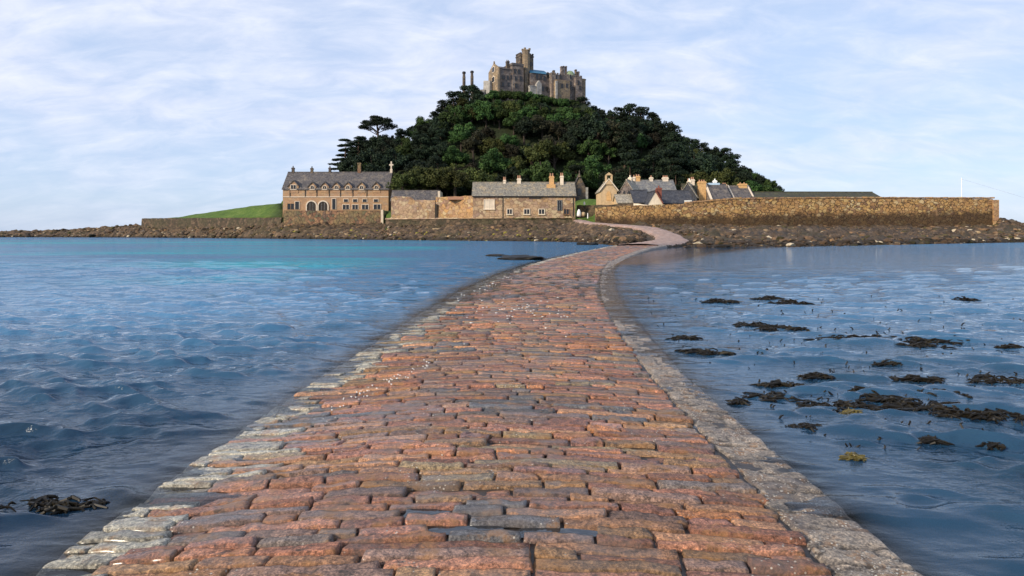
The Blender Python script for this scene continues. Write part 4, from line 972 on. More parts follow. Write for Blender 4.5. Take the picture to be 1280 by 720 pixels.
r = 1.95; zd = cz(93.5, 712); mb = MB(); mb.lathe([(r, kz - .3), (r, zd)] + [(r * math.cos(R(a)), zd + r * 1.05 * math.sin(R(a))) for a in range(0, 91, 15)], 14, (cu(712.3, 1.5), 1.5)); mb.build('dome', M['copper'], kb, smooth=True)
# windows over the whole facade
def cwin(parent, px, py, w, h, y):
    z = cz(py, px); x = cu(px); mb = MB()
    mb.prism([(x - w / 2 - .18, z - .15), (x + w / 2 + .18, z - .15), (x + w / 2 + .18, z + h + .1), (x, z + h + .45), (x - w / 2 - .18, z + h + .1)], .12, 1, y - .1)
    f = mb.build('window', M['castle'] if random.random() < .5 else M['castle_dark'], parent)
    MB().box(x - w / 2, x + w / 2, y - .16, y - .11, z, z + h).build('pane', M['glass'], f)
for px, py in ((628.5, 108), (635.5, 108), (629, 99), (634.5, 99.5), (639, 99)): cwin(ck, px, py, .9, 1.5, 0)
for px, py in ((644.5, 110), (643, 92), (648, 92.5), (650, 101), (644, 101)): cwin(ck, px, py, .95, 1.7, -.35)
for px, py in ((670.5, 99), (675.5, 99), (680, 101), (678, 114), (683, 114.5), (684.5, 97.5)): cwin(ck, px, py, 1.0, 1.9, -.2)
for px, py in ((696, 112), (702, 112)): cwin(ck, px, py, .8, 1.5, -4.0)
for px, py in ((692, 100), (697, 100), (709.5, 100), (709.5, 108), (711.5, 114)): cwin(ck, px, py, .8, 1.5, -2.2)
for px, py in ((717, 108), (719, 114)): cwin(ck, px, py, .7, 1.5, -3.6)
# terrace wall at the gable end
o_ = MB(); wall_run(o_, [pt(604.5, 101, 270), pt(612.5, 101, 266)], .8, 52); tag(o_.build('terrace_parapet', M['castle_pale']), 'pale parapet wall at the foot of the castle gable', 'wall')
o_ = MB(); wall_run(o_, [pt(589, 113, 268), pt(606, 111.5, 268)], .8, 50); tag(o_.build('path_parapet', M['castle_pale']), 'pale low parapet on the ridge near the two lone chimneys', 'wall')
for px, lab in ((580, 'tall round lone chimney stack farther from the castle'), (590, 'tall round lone chimney stack nearer the castle')):
    o_ = thing('chimney_stack', lab, 'chimney', P(px, 112, 276), 0, 'lone chimney stacks on the ridge'); hh = (112 - (89.5 if px < 585 else 88.5)) * 276 / F
    MB().lathe([(.66, -4), (.62, hh * .72), (.55, hh * .74), (.52, hh - .9)], 10).build('shaft', M['castle_dark'], o_)
    MB().lathe([(.52, hh - .9), (.74, hh - .8), (.74, hh - .2), (.5, hh), (0, hh)], 10).build('cap', M['lead'], o_)

# ------------------------------------------------------------------ trees
def leaf_mesh(name, clumps, leaf, mat, per, seed, flat=1.0):
    g = np.random.default_rng(seed)
    V = []
    for (c, r) in clumps:
        c = np.array(c); r = np.array(r if hasattr(r, '__len__') else (r, r, r * .8))
        n = int(per * max(.5, r[0] * r[1] / 1.6))
        d = g.normal(size=(n, 3)); d /= np.linalg.norm(d, axis=1)[:, None]
        rad = g.uniform(.55, 1.08, n)[:, None]
        p = c + d * rad * r
        a = g.normal(size=(n, 3)) * .75 + d; a[:, 2] += .25 * flat; a /= np.linalg.norm(a, axis=1)[:, None]     # leaf normal, mostly outward
        u = np.cross(a, g.normal(size=(n, 3))); u /= np.linalg.norm(u, axis=1)[:, None]; w = np.cross(a, u)
        s = (leaf * g.uniform(.55, 1.25, n))[:, None]
        V.append(np.stack([p - u * s, p + w * s * .62, p + u * s, p - w * s * .62], 1).reshape(-1, 3))
    V = np.concatenate(V); Fq = np.arange(len(V)).reshape(-1, 4)
    me = bpy.data.meshes.new(name)
    me.vertices.add(len(V)); me.vertices.foreach_set('co', V.astype(np.float32).ravel())
    me.loops.add(Fq.size); me.loops.foreach_set('vertex_index', Fq.ravel().astype(np.int32))
    me.polygons.add(len(Fq)); me.polygons.foreach_set('loop_start', (np.arange(len(Fq)) * 4).astype(np.int32))
    me.update(calc_edges=True); me.materials.append(mat); return me
def trunk_mesh(name, h, r, tips, mat):
    mb = MB(); p = Vector((0, 0, -1.5)); lean = Vector((random.uniform(-.05, .05), random.uniform(-.05, .05), 1))
    q = lean * (h * .55); mb.tube(p, q, r * 1.25, r * .75, 8); mb.tube(q, lean * h * .9, r * .75, r * .2, 7)
    for t in tips:
        t = Vector(t); s = lean * min(h * .75, max(h * .25, t.z * random.uniform(.45, .7)))
        m = (s + t) / 2 + Vector((random.uniform(-.4, .4), random.uniform(-.4, .4), random.uniform(-.1, .5)))
        mb.tube(s, m, r * .42, r * .28, 6); mb.tube(m, t, r * .28, r * .08, 5)
    me = bpy.data.meshes.new(name); me.from_pydata(mb.v, [], mb.f); me.materials.append(mat); return me
PROTO = {}
def proto(kind, i, crown_mat, h, rx, style, bark='bark'):
    g = random.Random(len(kind) * 131 + i * 17 + ord(kind[0]) * 7); cl = []
    if style == 'round':
        n = 46
        lob = [(g.uniform(0, 6.28), g.uniform(.75, 1.25)) for _ in range(4)]
        for _ in range(n):
            a = g.uniform(0, 6.28); e = math.asin(g.uniform(-.5, 1)); rr = g.uniform(.4, 1.0) * max(.7, sum(w_ * max(0, math.cos(a - b_)) for b_, w_ in lob) / 1.3); rr = min(rr, .98)
            cl.append(((rx * rr * math.cos(a) * math.cos(e), rx * rr * math.sin(a) * math.cos(e), h * .56 + h * .40 * rr * math.sin(e)), g.uniform(.55, 1.5)))
    elif style == 'tiered':     # Monterey pine and cypress: shelves, ragged top
        for lv in range(6):
            f = lv / 5; z = h * (.30 + .66 * f); R_ = rx * (1.0 - .62 * f ** 1.4) * g.uniform(.8, 1.1)
            for _ in range(int(6 - 3.5 * f) + 1):
                a = g.uniform(0, 6.28); rr = R_ * g.uniform(.25, .95); s = g.uniform(1.0, 1.7)
                cl.append(((rr * math.cos(a), rr * math.sin(a), z + g.uniform(-.5, .5)), (s * 1.15, s * 1.15, s * .55)))
    elif style == 'umbrella':   # stone pine: bare limbs and a flat domed head
        for _ in range(44):
            a = g.uniform(0, 6.28); rr = math.sqrt(g.random()) * rx; s = g.uniform(.9, 1.5)
            cl.append(((rr * math.cos(a), rr * .8 * math.sin(a), h * .70 + (1 - (rr / rx) ** 2) * h * .25 - .3 + g.uniform(-.9, .5)), (s * 1.15, s * 1.15, s * .5)))
    elif style == 'plates':     # cedar: clear horizontal shelves with gaps
        for lv in range(7):
            f = lv / 6; z = h * (.22 + .75 * f)
            for sgn in range(4):
                a = g.uniform(0, 6.28) + sgn * 1.6; ln = rx * (1.05 - .72 * f) * g.uniform(.65, 1.1)
                for q in (.45, .8, 1.05): cl.append(((ln * q * math.cos(a), ln * q * math.sin(a), z - .35 * q), (1.25, 1.25, .36)))
    elif style == 'bush':
        for _ in range(34):
            a = g.uniform(0, 6.28); e = math.asin(g.uniform(-.1, 1)); rr = g.uniform(.6, 1)
            cl.append(((rx * rr * math.cos(a) * math.cos(e), rx * rr * .8 * math.sin(a) * math.cos(e), h * .3 + h * .55 * rr * math.sin(e)), g.uniform(.9, 1.5)))
    leaf = {'round': .30, 'tiered': .26, 'umbrella': .2, 'plates': .2, 'bush': .27}[style]
    per = {'round': 150, 'tiered': 150, 'umbrella': 190, 'plates': 170, 'bush': 150}[style]
    tips = [c for c, r in cl][:: max(1, len(cl) // 9)]
    PROTO[(kind, i)] = (leaf_mesh('crown', cl, leaf, M[crown_mat], per, i * 31 + len(kind)), trunk_mesh('trunk', h, .32 if style != 'umbrella' else .4, tips, M[bark]))
for i in range(3):
    proto('dark broadleaf tree', i, 'leaf_dark', 9.5, 4.2, 'round'); proto('green leafy tree', i, 'leaf_green', 9, 4.0, 'round')
    proto('dark ragged pine', i, 'needle', 11, 4.4, 'tiered', 'bark_pine')
for i in range(2):
    proto('brownish tree', i, 'leaf_brown', 9.5, 4.1, 'round'); proto('olive tinted tree', i, 'leaf_olive', 9, 4.2, 'round'); proto('green bush', i, 'leaf_green', 4.2, 3.4, 'bush'); proto('olive bush', i, 'leaf_olive', 6.0, 4.6, 'bush')
proto('umbrella pine', 0, 'needle', 11, 6.6, 'umbrella', 'bark_pine'); proto('cedar', 0, 'needle', 14, 4.8, 'plates', 'bark_pine')
NAMES = {'dark broadleaf tree': 'broadleaf_tree', 'green leafy tree': 'broadleaf_tree', 'dark ragged pine': 'pine_tree', 'brownish tree': 'broadleaf_tree', 'olive tinted tree': 'broadleaf_tree', 'green bush': 'bush', 'olive bush': 'bush', 'umbrella pine': 'pine_tree', 'cedar': 'cedar_tree'}
NV = {k: sum(1 for q in PROTO if q[0] == k) for k in NAMES}
treecount = {}
TREES = []
def tree(kind, X, Y, z, sc, label=None, sz=None, group='trees of the wooded hill'):
    i = random.randrange(NV[kind]); cm, tm = PROTO[(kind, i)]
    t = bpy.data.objects.new(NAMES[kind], None); COL.objects.link(t); t.location = (X, Y, z); t.rotation_euler = (0, 0, random.uniform(0, 6.28)); t.scale = (sc, sc, sc * (sz or random.uniform(.9, 1.1)))
    for nm, me in (('crown', cm), ('trunk', tm)):
        o = bpy.data.objects.new(nm, me); COL.objects.link(o); o.parent = t
    t['category'] = 'bush' if 'bush' in kind else 'tree'; t['group'] = group
    t['label'] = label or 'tree'
    TREES.append((t, kind, 640 + F * X / Y, HOR - (z + 6 * sc - CZ) / Y * F, label))
    return t
KH = {'dark broadleaf tree': 10.4, 'green leafy tree': 9.9, 'dark ragged pine': 11.9, 'brownish tree': 10.4, 'olive tinted tree': 9.9, 'umbrella pine': 11.0, 'cedar': 14, 'green bush': 4.3, 'olive bush': 5.9}
D, G, N, O, B = 'dark broadleaf tree', 'green leafy tree', 'dark ragged pine', 'olive tinted tree', 'brownish tree'
# skyline trees, each standing where it shows against the sky
for px, top, kd, Y, sc in ((442, 176, N, 262, .95), (456, 170, N, 266, .85), (450, 170, N, 258, .85), (462, 169, D, 252, .95), (474, 166.5, D, 250, 1.0), (486, 164, D, 256, 1.0), (502, 160, N, 268, .9), (517, 152, D, 270, .95), (530, 141, G, 268, 1.0), (544, 139, N, 272, .95), (556, 124, N, 272, 1.05),
                           (568, 114, N, 270, 1.15), (581, 106.5, N, 271, 1.2), (592, 106, N, 264, 1.1), (598, 112, N, 264, .9), (604, 117, D, 262, .8), (728, 121, N, 266, 1.0), (738, 126, D, 268, .95), (748, 130, D, 270, .9), (762, 134, D, 270, .95), (776, 133, N, 272, 1.0), (789, 128, N, 272, 1.15), (803, 132, N, 270, 1.1), (816, 140, N, 270, 1.05),
                           (829, 148, D, 270, 1.05), (842, 156, N, 268, 1.05), (853, 164, D, 268, 1.0), (866, 173, N, 266, 1.0), (879, 178, N, 264, 1.0), (892, 180, D, 264, 1.0), (904, 184, N, 262, 1.05), (916, 192, N, 258, 1.0), (926, 203, D, 252, .85), (938, 209, G, 246, .8), (950, 215, D, 242, .75), (961, 221, G, 238, .6), (971, 229, D, 236, .5)):
    p = P(px, top, Y); h = KH[kd] * sc
    tree(kd, p.x, Y, p.z - h, sc, sz=1.0)
for px, top, kd, Y, sc in ((700, 128, G, 254, .95), (712, 127, D, 256, 1.0), (722, 129, D, 257, 1.0), (733, 133, G, 256, 1.0), (742, 138, N, 254, .95), (672, 125, D, 252, .9), (655, 123, G, 252, .9), (636, 122, O, 250, .9), (618, 122, G, 250, .9), (690, 136, G, 246, 1.0), (718, 142, D, 244, 1.1)):
    p = P(px, top, Y); h = KH[kd] * sc
    tree(kd, p.x, Y, p.z - h, sc, sz=1.0)
# the wood on the slope facing the water
rows = [(204, 6.8), (211, 6.8), (218, 6.8), (225, 6.8), (232, 6.8), (239, 6.8), (246, 6.6), (252, 6.4), (258, 6.2), (264, 6.2)]
for ri, (Y0, sp) in enumerate(rows):
    x0 = np.interp(Y0, [203, 262], [-62, -52]); x1 = np.interp(Y0, [203, 250, 262], [88, 76, 70])
    x = x0 + random.uniform(0, sp)
    while x < x1:
        Y = Y0 + random.uniform(-3, 3); px = 640 + F * x / Y
        z = float(island_z(np.array(x), np.array(Y)))
        pick = random.random()
        if 590 < px < 730 and ri >= 6: kd = G if pick < .8 else (O if pick < .85 else D)
        elif px < 560: kd = D if pick < .5 else (N if pick < .75 else (B if pick < .88 else G))
        elif 560 <= px < 700: kd = O if pick < .3 else G if pick < .55 else B if pick < .75 else D
        elif px < 830: kd = G if pick < .3 else D if pick < .65 else B if pick < .82 else N
        else: kd = D if pick < .55 else N if pick < .85 else O
        sc = random.choice((random.uniform(.8, 1.05), random.uniform(1.0, 1.3), random.uniform(1.25, 1.6)))
        if px < 528 and Y < 226: x += sp; continue
        if 705 < px < 768 and ri < 1: x += sp; continue      # lawn
        top_py = HOR - (z + KH[kd] * sc - CZ) / Y * F
        sky = np.interp(px, [440, 480, 530, 560, 585, 605, 612, 660, 728, 760, 800, 830, 870, 910, 950, 985], [182, 166, 145, 122, 110, 117, 114, 116, 124, 134, 134, 151, 178, 192, 219, 243])
        sky = sky + 4
        if top_py < sky + 2: sc *= .72; top_py = HOR - (z + KH[kd] * sc - CZ) / Y * F
        if top_py < sky + 1: sc *= .7; top_py = HOR - (z + KH[kd] * sc - CZ) / Y * F
        if top_py < sky - 1 or sc < .45: x += sp * .5; continue
        tree(kd, x, Y, z - .3, sc); x += sp * random.uniform(.82, 1.15) * (.78 if ri >= 6 else 1)
# particular trees
p = P(473, 145, 256); tree('umbrella pine', p.x, 256, p.z - 11.0 * 1.05, 1.05, 'flat topped umbrella pine standing clear above the wood on the skyline', 1.0)
p = P(430, 173, 236); tree('cedar', p.x, 236, p.z - 14 * .95, .95, 'dark cedar with layered plates of foliage behind the boathouse roof', 1.0)
p = P(447, 171, 250); tree('cedar', p.x, 250, p.z - 14 * .7, .7, 'smaller layered cedar behind the tall cedar near the boathouse', 1.0)
for px, top, kd, Y, sc, lab in ((503, 214, 'olive bush', 193, .95, 'small olive bush between boathouse gable and the round bush'), (524, 207.5, 'olive bush', 196, 1.2, 'broad rounded olive bush above the slate annex'), (547, 205.5, 'olive bush', 195, 1.35, 'largest rounded olive bush above the courtyard wall'), (569, 210, 'olive bush', 192, 1.1, 'rounded olive bush against the end of the stone house roof')):
    p = P(px, top, Y); tree(kd, p.x, Y, p.z - 5.9 * sc, sc, lab, 1.0, 'rounded bushes behind the walled garden')
for px, top, Y, sc, lab in ((938, 224, 205, 1.0, 'bright green bush behind the ochre end chimney'), (956, 230, 205, .95, 'green bush sloping down to the shed roof'), (925, 221, 210, 1.0, 'green bush above the last cottage roof'), (900, 226, 205, .9, 'green bush over the blue grey ridge'), (972, 237, 212, .6, 'lowest green bush at the foot of the wood by the shed')):
    p = P(px, top, Y); tree('green bush', p.x, Y, p.z - 4.3 * sc, sc, lab, 1.0, 'green bushes above the cottages')
# scrub on the bright bank under the castle walls
for j, (px, py, Y, s_) in enumerate(((618, 112, 258, .9), (632, 112, 258, .95), (646, 113, 258, .9), (661, 114, 260, .95), (676, 117, 261, .95), (690, 121, 262, .8), (703, 122, 262, .9), (716, 124, 264, .8))):
    p = P(px, py, Y); tree('green bush', p.x, Y, p.z - 4.3 * s_, s_, 'bright green bush under the castle ' + ['gable', 'hall beside the gable', 'hall below its slate roof', 'tower', 'blue roof', 'pale buttress', 'tan bastion', 'corner turret'][j], 1.0, 'bushes under the castle walls')
# labels for the wood: kind, place on the slope, what it stands above or beside
def where(px):
    for lim, s in ((445, 'the boathouse chimneys'), (470, 'the boathouse dormers'), (492, 'the boathouse cross'), (515, 'the low annex roof'), (540, 'the garden wall'), (563, 'the courtyard wall'), (585, 'the two lone chimneys'), (606, 'the end of the stone house'), (627, 'the castle gable'), (648, 'the castle hall'), (667, 'the castle tower'), (690, 'the blue castle roof'), (712, 'the castle dome'), (734, 'the finial lodge'), (756, 'the lawn'), (778, 'the bellcote'), (800, 'the grey gable'), (822, 'the silvery terrace roof'), (846, 'the red brick chimney'), (868, 'the dark gable'), (890, 'the ochre chimney'), (912, 'the blue grey ridge'), (935, 'the buff end chimney'), (2000, 'the long harbour shed')):
        if px < lim: return s
used = {}
for t, kind, px, py, lab in TREES:
    if lab: continue
    g_ = np.interp(px, [440, 580, 600, 730, 790, 985], [180, 112, 112, 125, 130, 236]); f = (py - g_) / max(10, 245 - g_)
    pos = 'on the skyline' if f < .12 else 'high in the wood' if f < .32 else 'upper middle of the wood' if f < .5 else 'halfway down the wood' if f < .68 else 'low in the wood' if f < .85 else 'at the foot of the wood'
    s = '%s %s beneath %s' % (kind, pos, where(px)) if py > 150 and False else '%s %s in line with %s' % (kind, pos, where(px)); s = s.replace(' of the wood', '-wood').replace('upper middle-wood', 'in the upper middle')
    used.setdefault(s, []).append(t)
for s, ts in used.items():
    ts.sort(key=lambda t: -t.scale[0])
    for j, t in enumerate(ts):
        t['label'] = s if len(ts) == 1 else ('larger ' if j == 0 else 'smaller ' if j == len(ts) - 1 else 'mid-sized ') + s.replace('in line with the', 'by the').replace(' in the wood', '')

# ------------------------------------------------------------------ seaweed and rocks in the shallows
wm = NT('dark_wrack'); wv = wm.coord(); wn_ = wm.noise(wv, 14, 4)
wm.base(wm.ramp(wn_, [(.35, (0.005, 0.004, 0.003)), (.6, (0.013, 0.010, 0.005)), (.75, (0.04, 0.030, 0.010))]), .5); wm.b.inputs['Specular IOR Level'].default_value = .2
ym = NT('olive_wrack'); yv = ym.coord(); yn = ym.noise(yv, 14, 4)
ym.base(ym.ramp(yn, [(.35, (0.05, 0.04, 0.012)), (.7, (0.16, 0.13, 0.04))]), .3)
def weed(name, px, py, wpx, hp, mat, label, dens=1.0):
    Y = F * CZ / (py - HOR); w = wpx / F * Y; dY = max(.08, min(w * .38, hp * .8)); X = PX(px, Y)
    g = random.Random(int(px * 31 + py)); mb = MB(); n = int(min(200, (16 + 48 * w) * dens)); up = .016 + .0034 * Y; kk = 1 + Y * .07
    for _ in range(n):
        f = max(-1, min(1, g.gauss(0, .58))); a = f * w / 2; b = g.gauss(0, .60) * dY / 2 + .3 * dY * math.sin(f * 5 + px)
        env = max(.12, 1 - abs(f) ** 1.5); h = (g.random() ** 2) * up * env + .010
        th = g.uniform(0, 6.28); ln = g.uniform(.03, .10) * kk; r = g.uniform(.0035, .009) * kk
        pts = [Vector((a + math.cos(th) * ln * (u - .5) * 2 + g.uniform(-.3, .3) * ln, b + math.sin(th) * ln * (u - .5) + g.uniform(-.3, .3) * ln, -.02 + (h + .02) * math.sin(math.pi * (.08 + .8 * u)))) for u in (0, .3, .6, .85, 1)]
        for q in range(4): mb.tube(pts[q], pts[q + 1], r * (.6, 1, 1.25, 1.0)[q], r * (1, 1.25, 1.0, .35)[q], 5)
        if g.random() < .3:      # forked tip
            e = pts[2]; mb.tube(e, e + Vector((g.uniform(-1, 1) * ln * .7, g.uniform(-.5, .5) * ln, h * g.uniform(.1, .6))), r, r * .5, 5)
    for _ in range(int(1 + w * 1.6 * dens)):   # matted fronds lying in the surface
        a = max(-.5, min(.5, g.gauss(0, .22))) * w; b = g.gauss(0, .22) * dY + .3 * dY * math.sin(a / max(w, .1) * 10 + px); r = g.uniform(.015, .045) * kk; m = 9
        vs = [(a + r * 2.2 * math.cos(6.283 * i / m) * g.uniform(.5, 1.4), b + r * .8 * math.sin(6.283 * i / m) * g.uniform(.5, 1.4), g.uniform(-.008, .008)) for i in range(m)]
        vs += [(a, b, .006 + up * .18), (a, b, -.08)]
        mb.add(vs, [(i, (i + 1) % m, m) for i in range(m)] + [((i + 1) % m, i, m + 1) for i in range(m)])
    if w > .4: mb.tube((-w * .55, 0, -.07), (w * .55, 0, -.07), .02, .02, 5)      # sunken tube put in to join the scattered fronds into one clump
    o = mb.build(name, mat, loc=(X, Y, 0.0)); tag(o, label, 'seaweed', 'seaweed clumps in the calm shallows'); return o
WEED = [(902, 378, 46, 'dark wrack strip floating closest to the causeway in the farthest weed line'), (962, 374, 40, 'thin far wrack strip next to the closest one to the causeway'), (988, 379, 44, 'straggling far wrack tail at the open end of the weed line'), (1205, 375.5, 28, 'lone solid wrack patch far out on open water'),
        (941, 407, 40, 'short wrack pair in the second weed line out'), (975, 411, 60, 'wispy trailing wrack beside the short pair'), (858, 424, 34, 'wrack patch nearest the causeway edge'), (868, 440, 30, 'small low wrack just below the patch nearest the causeway'), (893, 442, 44, 'ragged wrack line just off the causeway stones'),
        (1066, 424, 110, 'longest wrack streak stretching across the middle shallows'), (1150, 427, 70, 'wispy continuation at the end of the longest streak'), (1195, 425, 46, 'dense end of the streak in open water'), (1150, 432, 50, 'low wrack bit under the longest streak'), (1262, 434, 30, 'small tuft line far from the causeway'),
        (1018, 471, 36, 'spiky dark wrack heap with raised middle'), (1107, 455, 34, 'olive tipped wrack lump in the middle shallows'), (1145, 474, 54, 'wide olive edged wrack raft'), (1246, 476, 62, 'long thin wrack raft at the frame edge'), (1085, 491, 36, 'low dark wrack mound heading the big weed belt'), (1103, 500, 44, 'wrack mound second in the big weed belt'),
        (1048, 509, 90, 'straggling trail of wrack leading to the big weed belt'), (1168, 492, 60, 'tall fronded wrack above the biggest raft'), (1160, 509, 90, 'broad wrack raft in the centre of the big weed belt'), (1224, 519, 96, 'biggest darkest wrack raft with many raised fronds'), (1010, 535, 34, 'small isolated wrack islet below the trail'), (960, 497, 60, 'scattered wrack crumbs nearer the causeway'), (975, 482, 50, 'faint wrack crumbs above the scattered ones'),
        (1085, 424, 40, 'knot of wrack within the longest streak')]
for px, py, w, lab in WEED:
    big = 1.6 if w >= 90 and py > 480 else 1.1 if py > 480 else .85
    weed('seaweed_clump', px, py, w, .5, wm.m, 'brown ' + lab if not lab.startswith(('dark', 'brown')) else lab, big)
for px, py, w, lab in ((926, 504, 9, 'upright black sprig beside the causeway edge'), (1161, 551, 12, 'branched upright sprig standing in near shallows'), (1066, 517, 7, 'yellowish olive bladder wrack lump'), (1243, 557, 14, 'small dark sprig near the frame edge'), (1065, 571, 9, 'tiny olive tuft in the near shallows')):
    weed('seaweed_sprig', px, py, w, .2, ym.m if 'olive' in lab else wm.m, lab, 1.2)
g = random.Random(5); mb = MB()
for _ in range(400):
    py = 370 + 190 * g.random() ** 1.15; px = g.uniform(800, 1290)
    if py > 590: continue
    Y = F * CZ / (py - HOR); X = PX(px, Y)
    if X < it(RT, min(Y, 92)) + .35: continue
    if abs(vnoise(np.array(X * .5), np.array(Y * .5), seed=8)) < .12 and g.random() < .5: continue
    r = g.uniform(.003, .008) * (1 + Y * .06)
    p = Vector((X, Y, -.03)); q = p + Vector((g.uniform(-.05, .05), g.uniform(-.03, .03), .028 + g.uniform(.0, .014) * (1 + Y * .07)))
    mb.tube(p, q, r * .8, r, 5); mb.tube(q, q + Vector((g.uniform(-1, 1) * r * 3, 0, r)), r, r * .5, 5)
tag(mb.build('floating_weed_bits', wm.m), 'scattered tiny dark weed tips poking from the calm shallows', 'seaweed', kind='stuff')
def rock(px, py, rx, ry, rz, label, mat, name='rock', seed=1, z=0.0):
    import bmesh
    Y = F * CZ / (py - HOR); bm = bmesh.new(); bmesh.ops.create_icosphere(bm, subdivisions=4, radius=1)
    co = np.array([v.co[:] for v in bm.verts]); n = fbm(co[:, 0] * 1.6 + seed, co[:, 1] * 1.6, co[:, 2] * 1.6, o=4, seed=seed)
    co = co * (1 + .3 * n)[:, None] * np.array((rx, ry, rz))
    for v, c in zip(bm.verts, co): v.co = c
    me = bpy.data.meshes.new(name); bm.to_mesh(me); bm.free(); me.materials.append(mat); me.polygons.foreach_set('use_smooth', [True] * len(me.polygons))
    o = bpy.data.objects.new(name, me); COL.objects.link(o); o.location = (PX(px, Y), Y, z); tag(o, label, 'rock'); return o
rm = rock_mat('weedy_rock'); 
rock(652, 324, 1.5, 1.6, .26, 'long dark weedy ledge where the causeway bends towards the island', wm.m, 'rock_ledge', 3)
rock(622, 320, .9, .9, .14, 'small dark rock breaking the surface beyond the weedy ledge', wm.m, 'rock', 5)
rock(735, 306, 1.5, 1.3, .35, 'low dark rock in the water below the beach', wm.m, 'rock', 7)
o_ = weed('seaweed_clump', 66, 632, 150, .16, wm.m, 'black ragged wrack fringe awash in the dark choppy water near the camera', .8); o_['group'] = 'seaweed in the choppy water'
# foam washed onto the setts
fm = NT('sea_foam'); fm.base((0.78, 0.78, 0.76), .6); mb = MB(); g = random.Random(3)
def foam(px, py, r, n=7):
    Y = F * (CZ - .08) / (py - HOR); X = PX(px, Y); t = float(path_t(np.array(X), np.array(min(Y, 92.)))); z = max(float(path_z(np.array(Y), np.array(t))), 0.0) + .012
    a0 = g.uniform(0, 6); vs = []
    for i in range(n): a = 6.283 * i / n; k_ = g.uniform(.5, 1.3); vs.append((X + r * 1.6 * k_ * math.cos(a), Y + r * k_ * math.sin(a), z))
    vs.append((X, Y, z + r * .16)); vs.append((X, Y, z - .02)); mb.add(vs, [(i, (i + 1) % n, n) for i in range(n)] + [((i + 1) % n, i, n + 1) for i in range(n)])
for _ in range(55): f = g.random(); foam(400 + f * 150 + g.gauss(0, 7), 512 - f * 62 + g.gauss(0, 3), g.uniform(.003, .008))
for _ in range(45): foam(652 + g.gauss(0, 22), 386 + g.gauss(0, 8), g.uniform(.01, .028))
for _ in range(25): foam(g.uniform(560, 720), g.uniform(350, 430), g.uniform(.006, .015))
for _ in range(22): f = g.random(); foam(560 + f * 110 + g.gauss(0, 5), 374 - f * 40 + g.gauss(0, 2), g.uniform(.015, .035))
tag(mb.build('sea_foam', fm.m, smooth=True), 'white foam flecks and shells washed across the wet stones', 'foam', kind='stuff')

# ------------------------------------------------------------------ sky, sun, camera
W = bpy.data.worlds.new('World'); S.world = W; W.use_nodes = True
nt = W.node_tree; nn = nt.nodes; ll = nt.links; bg = nn['Background']
EL_, AZ = R(24), math.atan2(-.80, -.60)
sk = nn.new('ShaderNodeTexSky'); sk.sky_type = 'NISHITA'; sk.sun_disc = False; sk.sun_elevation = EL_; sk.sun_rotation = AZ % (2 * math.pi)
sk.air_density = 1.0; sk.dust_density = 0.6; sk.ozone_density = 2.0
tc_ = nn.new('ShaderNodeTexCoord'); sp = nn.new('ShaderNodeSeparateXYZ'); ll.new(tc_.outputs['Generated'], sp.inputs[0])
def wm_(op, a, b):
    x = nn.new('ShaderNodeMath'); x.operation = op
    for i, v in ((0, a), (1, b)):
        if hasattr(v, 'is_linked'): ll.new(v, x.inputs[i])
        else: x.inputs[i].default_value = v
    return x.outputs[0]
zc_ = wm_('ADD', wm_('MAXIMUM', sp.outputs[2], 0.0), 0.32)
cb = nn.new('ShaderNodeCombineXYZ'); ll.new(wm_('DIVIDE', sp.outputs[0], zc_), cb.inputs[0]); ll.new(wm_('DIVIDE', sp.outputs[1], zc_), cb.inputs[1])
def wnoise(scale, sx, sy, rot, det, rough, dist):
    mp = nn.new('ShaderNodeMapping'); mp.inputs['Scale'].default_value = (sx, sy, 1); mp.inputs['Rotation'].default_value = (0, 0, rot); ll.new(cb.outputs[0], mp.inputs['Vector'])
    n = nn.new('ShaderNodeTexNoise'); n.inputs['Scale'].default_value = scale; n.inputs['Detail'].default_value = det; n.inputs['Roughness'].default_value = rough; n.inputs['Distortion'].default_value = dist
    ll.new(mp.outputs[0], n.inputs['Vector']); return n.outputs['Fac']
n1 = wnoise(1.6, .8, 1.1, R(24), 7, .58, .6); n2 = wnoise(6.0, .8, 1.5, R(-14), 6, .62, .5); n3 = wnoise(.55, 1, 1, R(40), 4, .5, 0)
cov = wm_('ADD', wm_('ADD', wm_('MULTIPLY', n1, .55), wm_('MULTIPLY', n2, .22)), wm_('MULTIPLY', n3, .38))
mr = nn.new('ShaderNodeMapRange'); mr.interpolation_type = 'SMOOTHSTEP'; ll.new(cov, mr.inputs[0]); mr.inputs[1].default_value = .46; mr.inputs[2].default_value = .72; mr.inputs[3].default_value = .33; mr.inputs[4].default_value = .97
veil = nn.new('ShaderNodeMapRange'); ll.new(sp.outputs[2], veil.inputs[0]); veil.inputs[1].default_value = 0.0; veil.inputs[2].default_value = .14; veil.inputs[3].default_value = .55; veil.inputs[4].default_value = 1.0
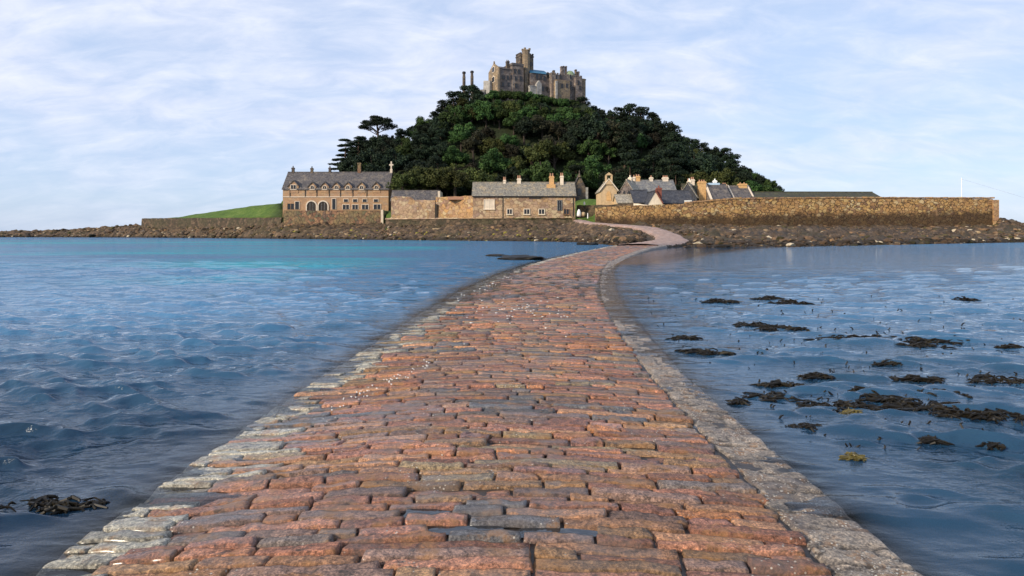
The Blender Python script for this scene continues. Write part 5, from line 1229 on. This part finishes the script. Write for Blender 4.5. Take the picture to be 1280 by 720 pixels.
high = nn.new('ShaderNodeMapRange'); ll.new(sp.outputs[2], high.inputs[0]); high.inputs[1].default_value = .36; high.inputs[2].default_value = .62; high.inputs[3].default_value = 1.0; high.inputs[4].default_value = .9
mask = wm_('MULTIPLY', wm_('MULTIPLY', mr.outputs[0], veil.outputs[0]), high.outputs[0])
shade = nn.new('ShaderNodeValToRGB'); ll.new(n2, shade.inputs[0])
shade.color_ramp.elements[0].position = .3; shade.color_ramp.elements[0].color = (5.2, 5.75, 7.3, 1); shade.color_ramp.elements[1].position = .7; shade.color_ramp.elements[1].color = (6.7, 7.0, 7.95, 1)
blue = nn.new('ShaderNodeMix'); blue.data_type = 'RGBA'; blue.inputs[0].default_value = .55; ll.new(sk.outputs[0], blue.inputs[6]); blue.inputs[7].default_value = (3.5, 5.2, 8.2, 1)
mxw = nn.new('ShaderNodeMix'); mxw.data_type = 'RGBA'; ll.new(mask, mxw.inputs[0]); ll.new(blue.outputs[2], mxw.inputs[6]); ll.new(shade.outputs[0], mxw.inputs[7])
ll.new(mxw.outputs[2], bg.inputs['Color']); bg.inputs['Strength'].default_value = 0.10

sl = bpy.data.lights.new('sun', 'SUN'); sl.energy = 3.5; sl.angle = R(6); sl.color = (1.0, .86, .68)
so = bpy.data.objects.new('sun', sl); COL.objects.link(so)
sd = Vector((math.sin(AZ) * math.cos(EL_), math.cos(AZ) * math.cos(EL_), math.sin(EL_)))
so.rotation_euler = (-sd).to_track_quat('-Z', 'Y').to_euler(); so.location = (-40, -30, 60)

cam = bpy.data.cameras.new('camera'); co = bpy.data.objects.new('camera', cam); COL.objects.link(co)
co.location = (0, 0, CZ); co.rotation_euler = (R(90), 0, 0)
cam.sensor_width = 36; cam.lens = 36 * F / 1280; cam.shift_y = -(360 - HOR) / 1280; cam.clip_end = 20000; cam.clip_start = .05
S.camera = co
vs = S.view_settings; vs.view_transform = 'Standard'; vs.look = 'None'; vs.exposure = 0.45; vs.gamma = 1.0
S.cycles.max_bounces = 6; S.cycles.transparent_max_bounces = 12; S.cycles.caustics_reflective = False; S.cycles.caustics_refractive = False
S.cycles.sample_clamp_indirect = 4.0; S.cycles.sample_clamp_direct = 2.2
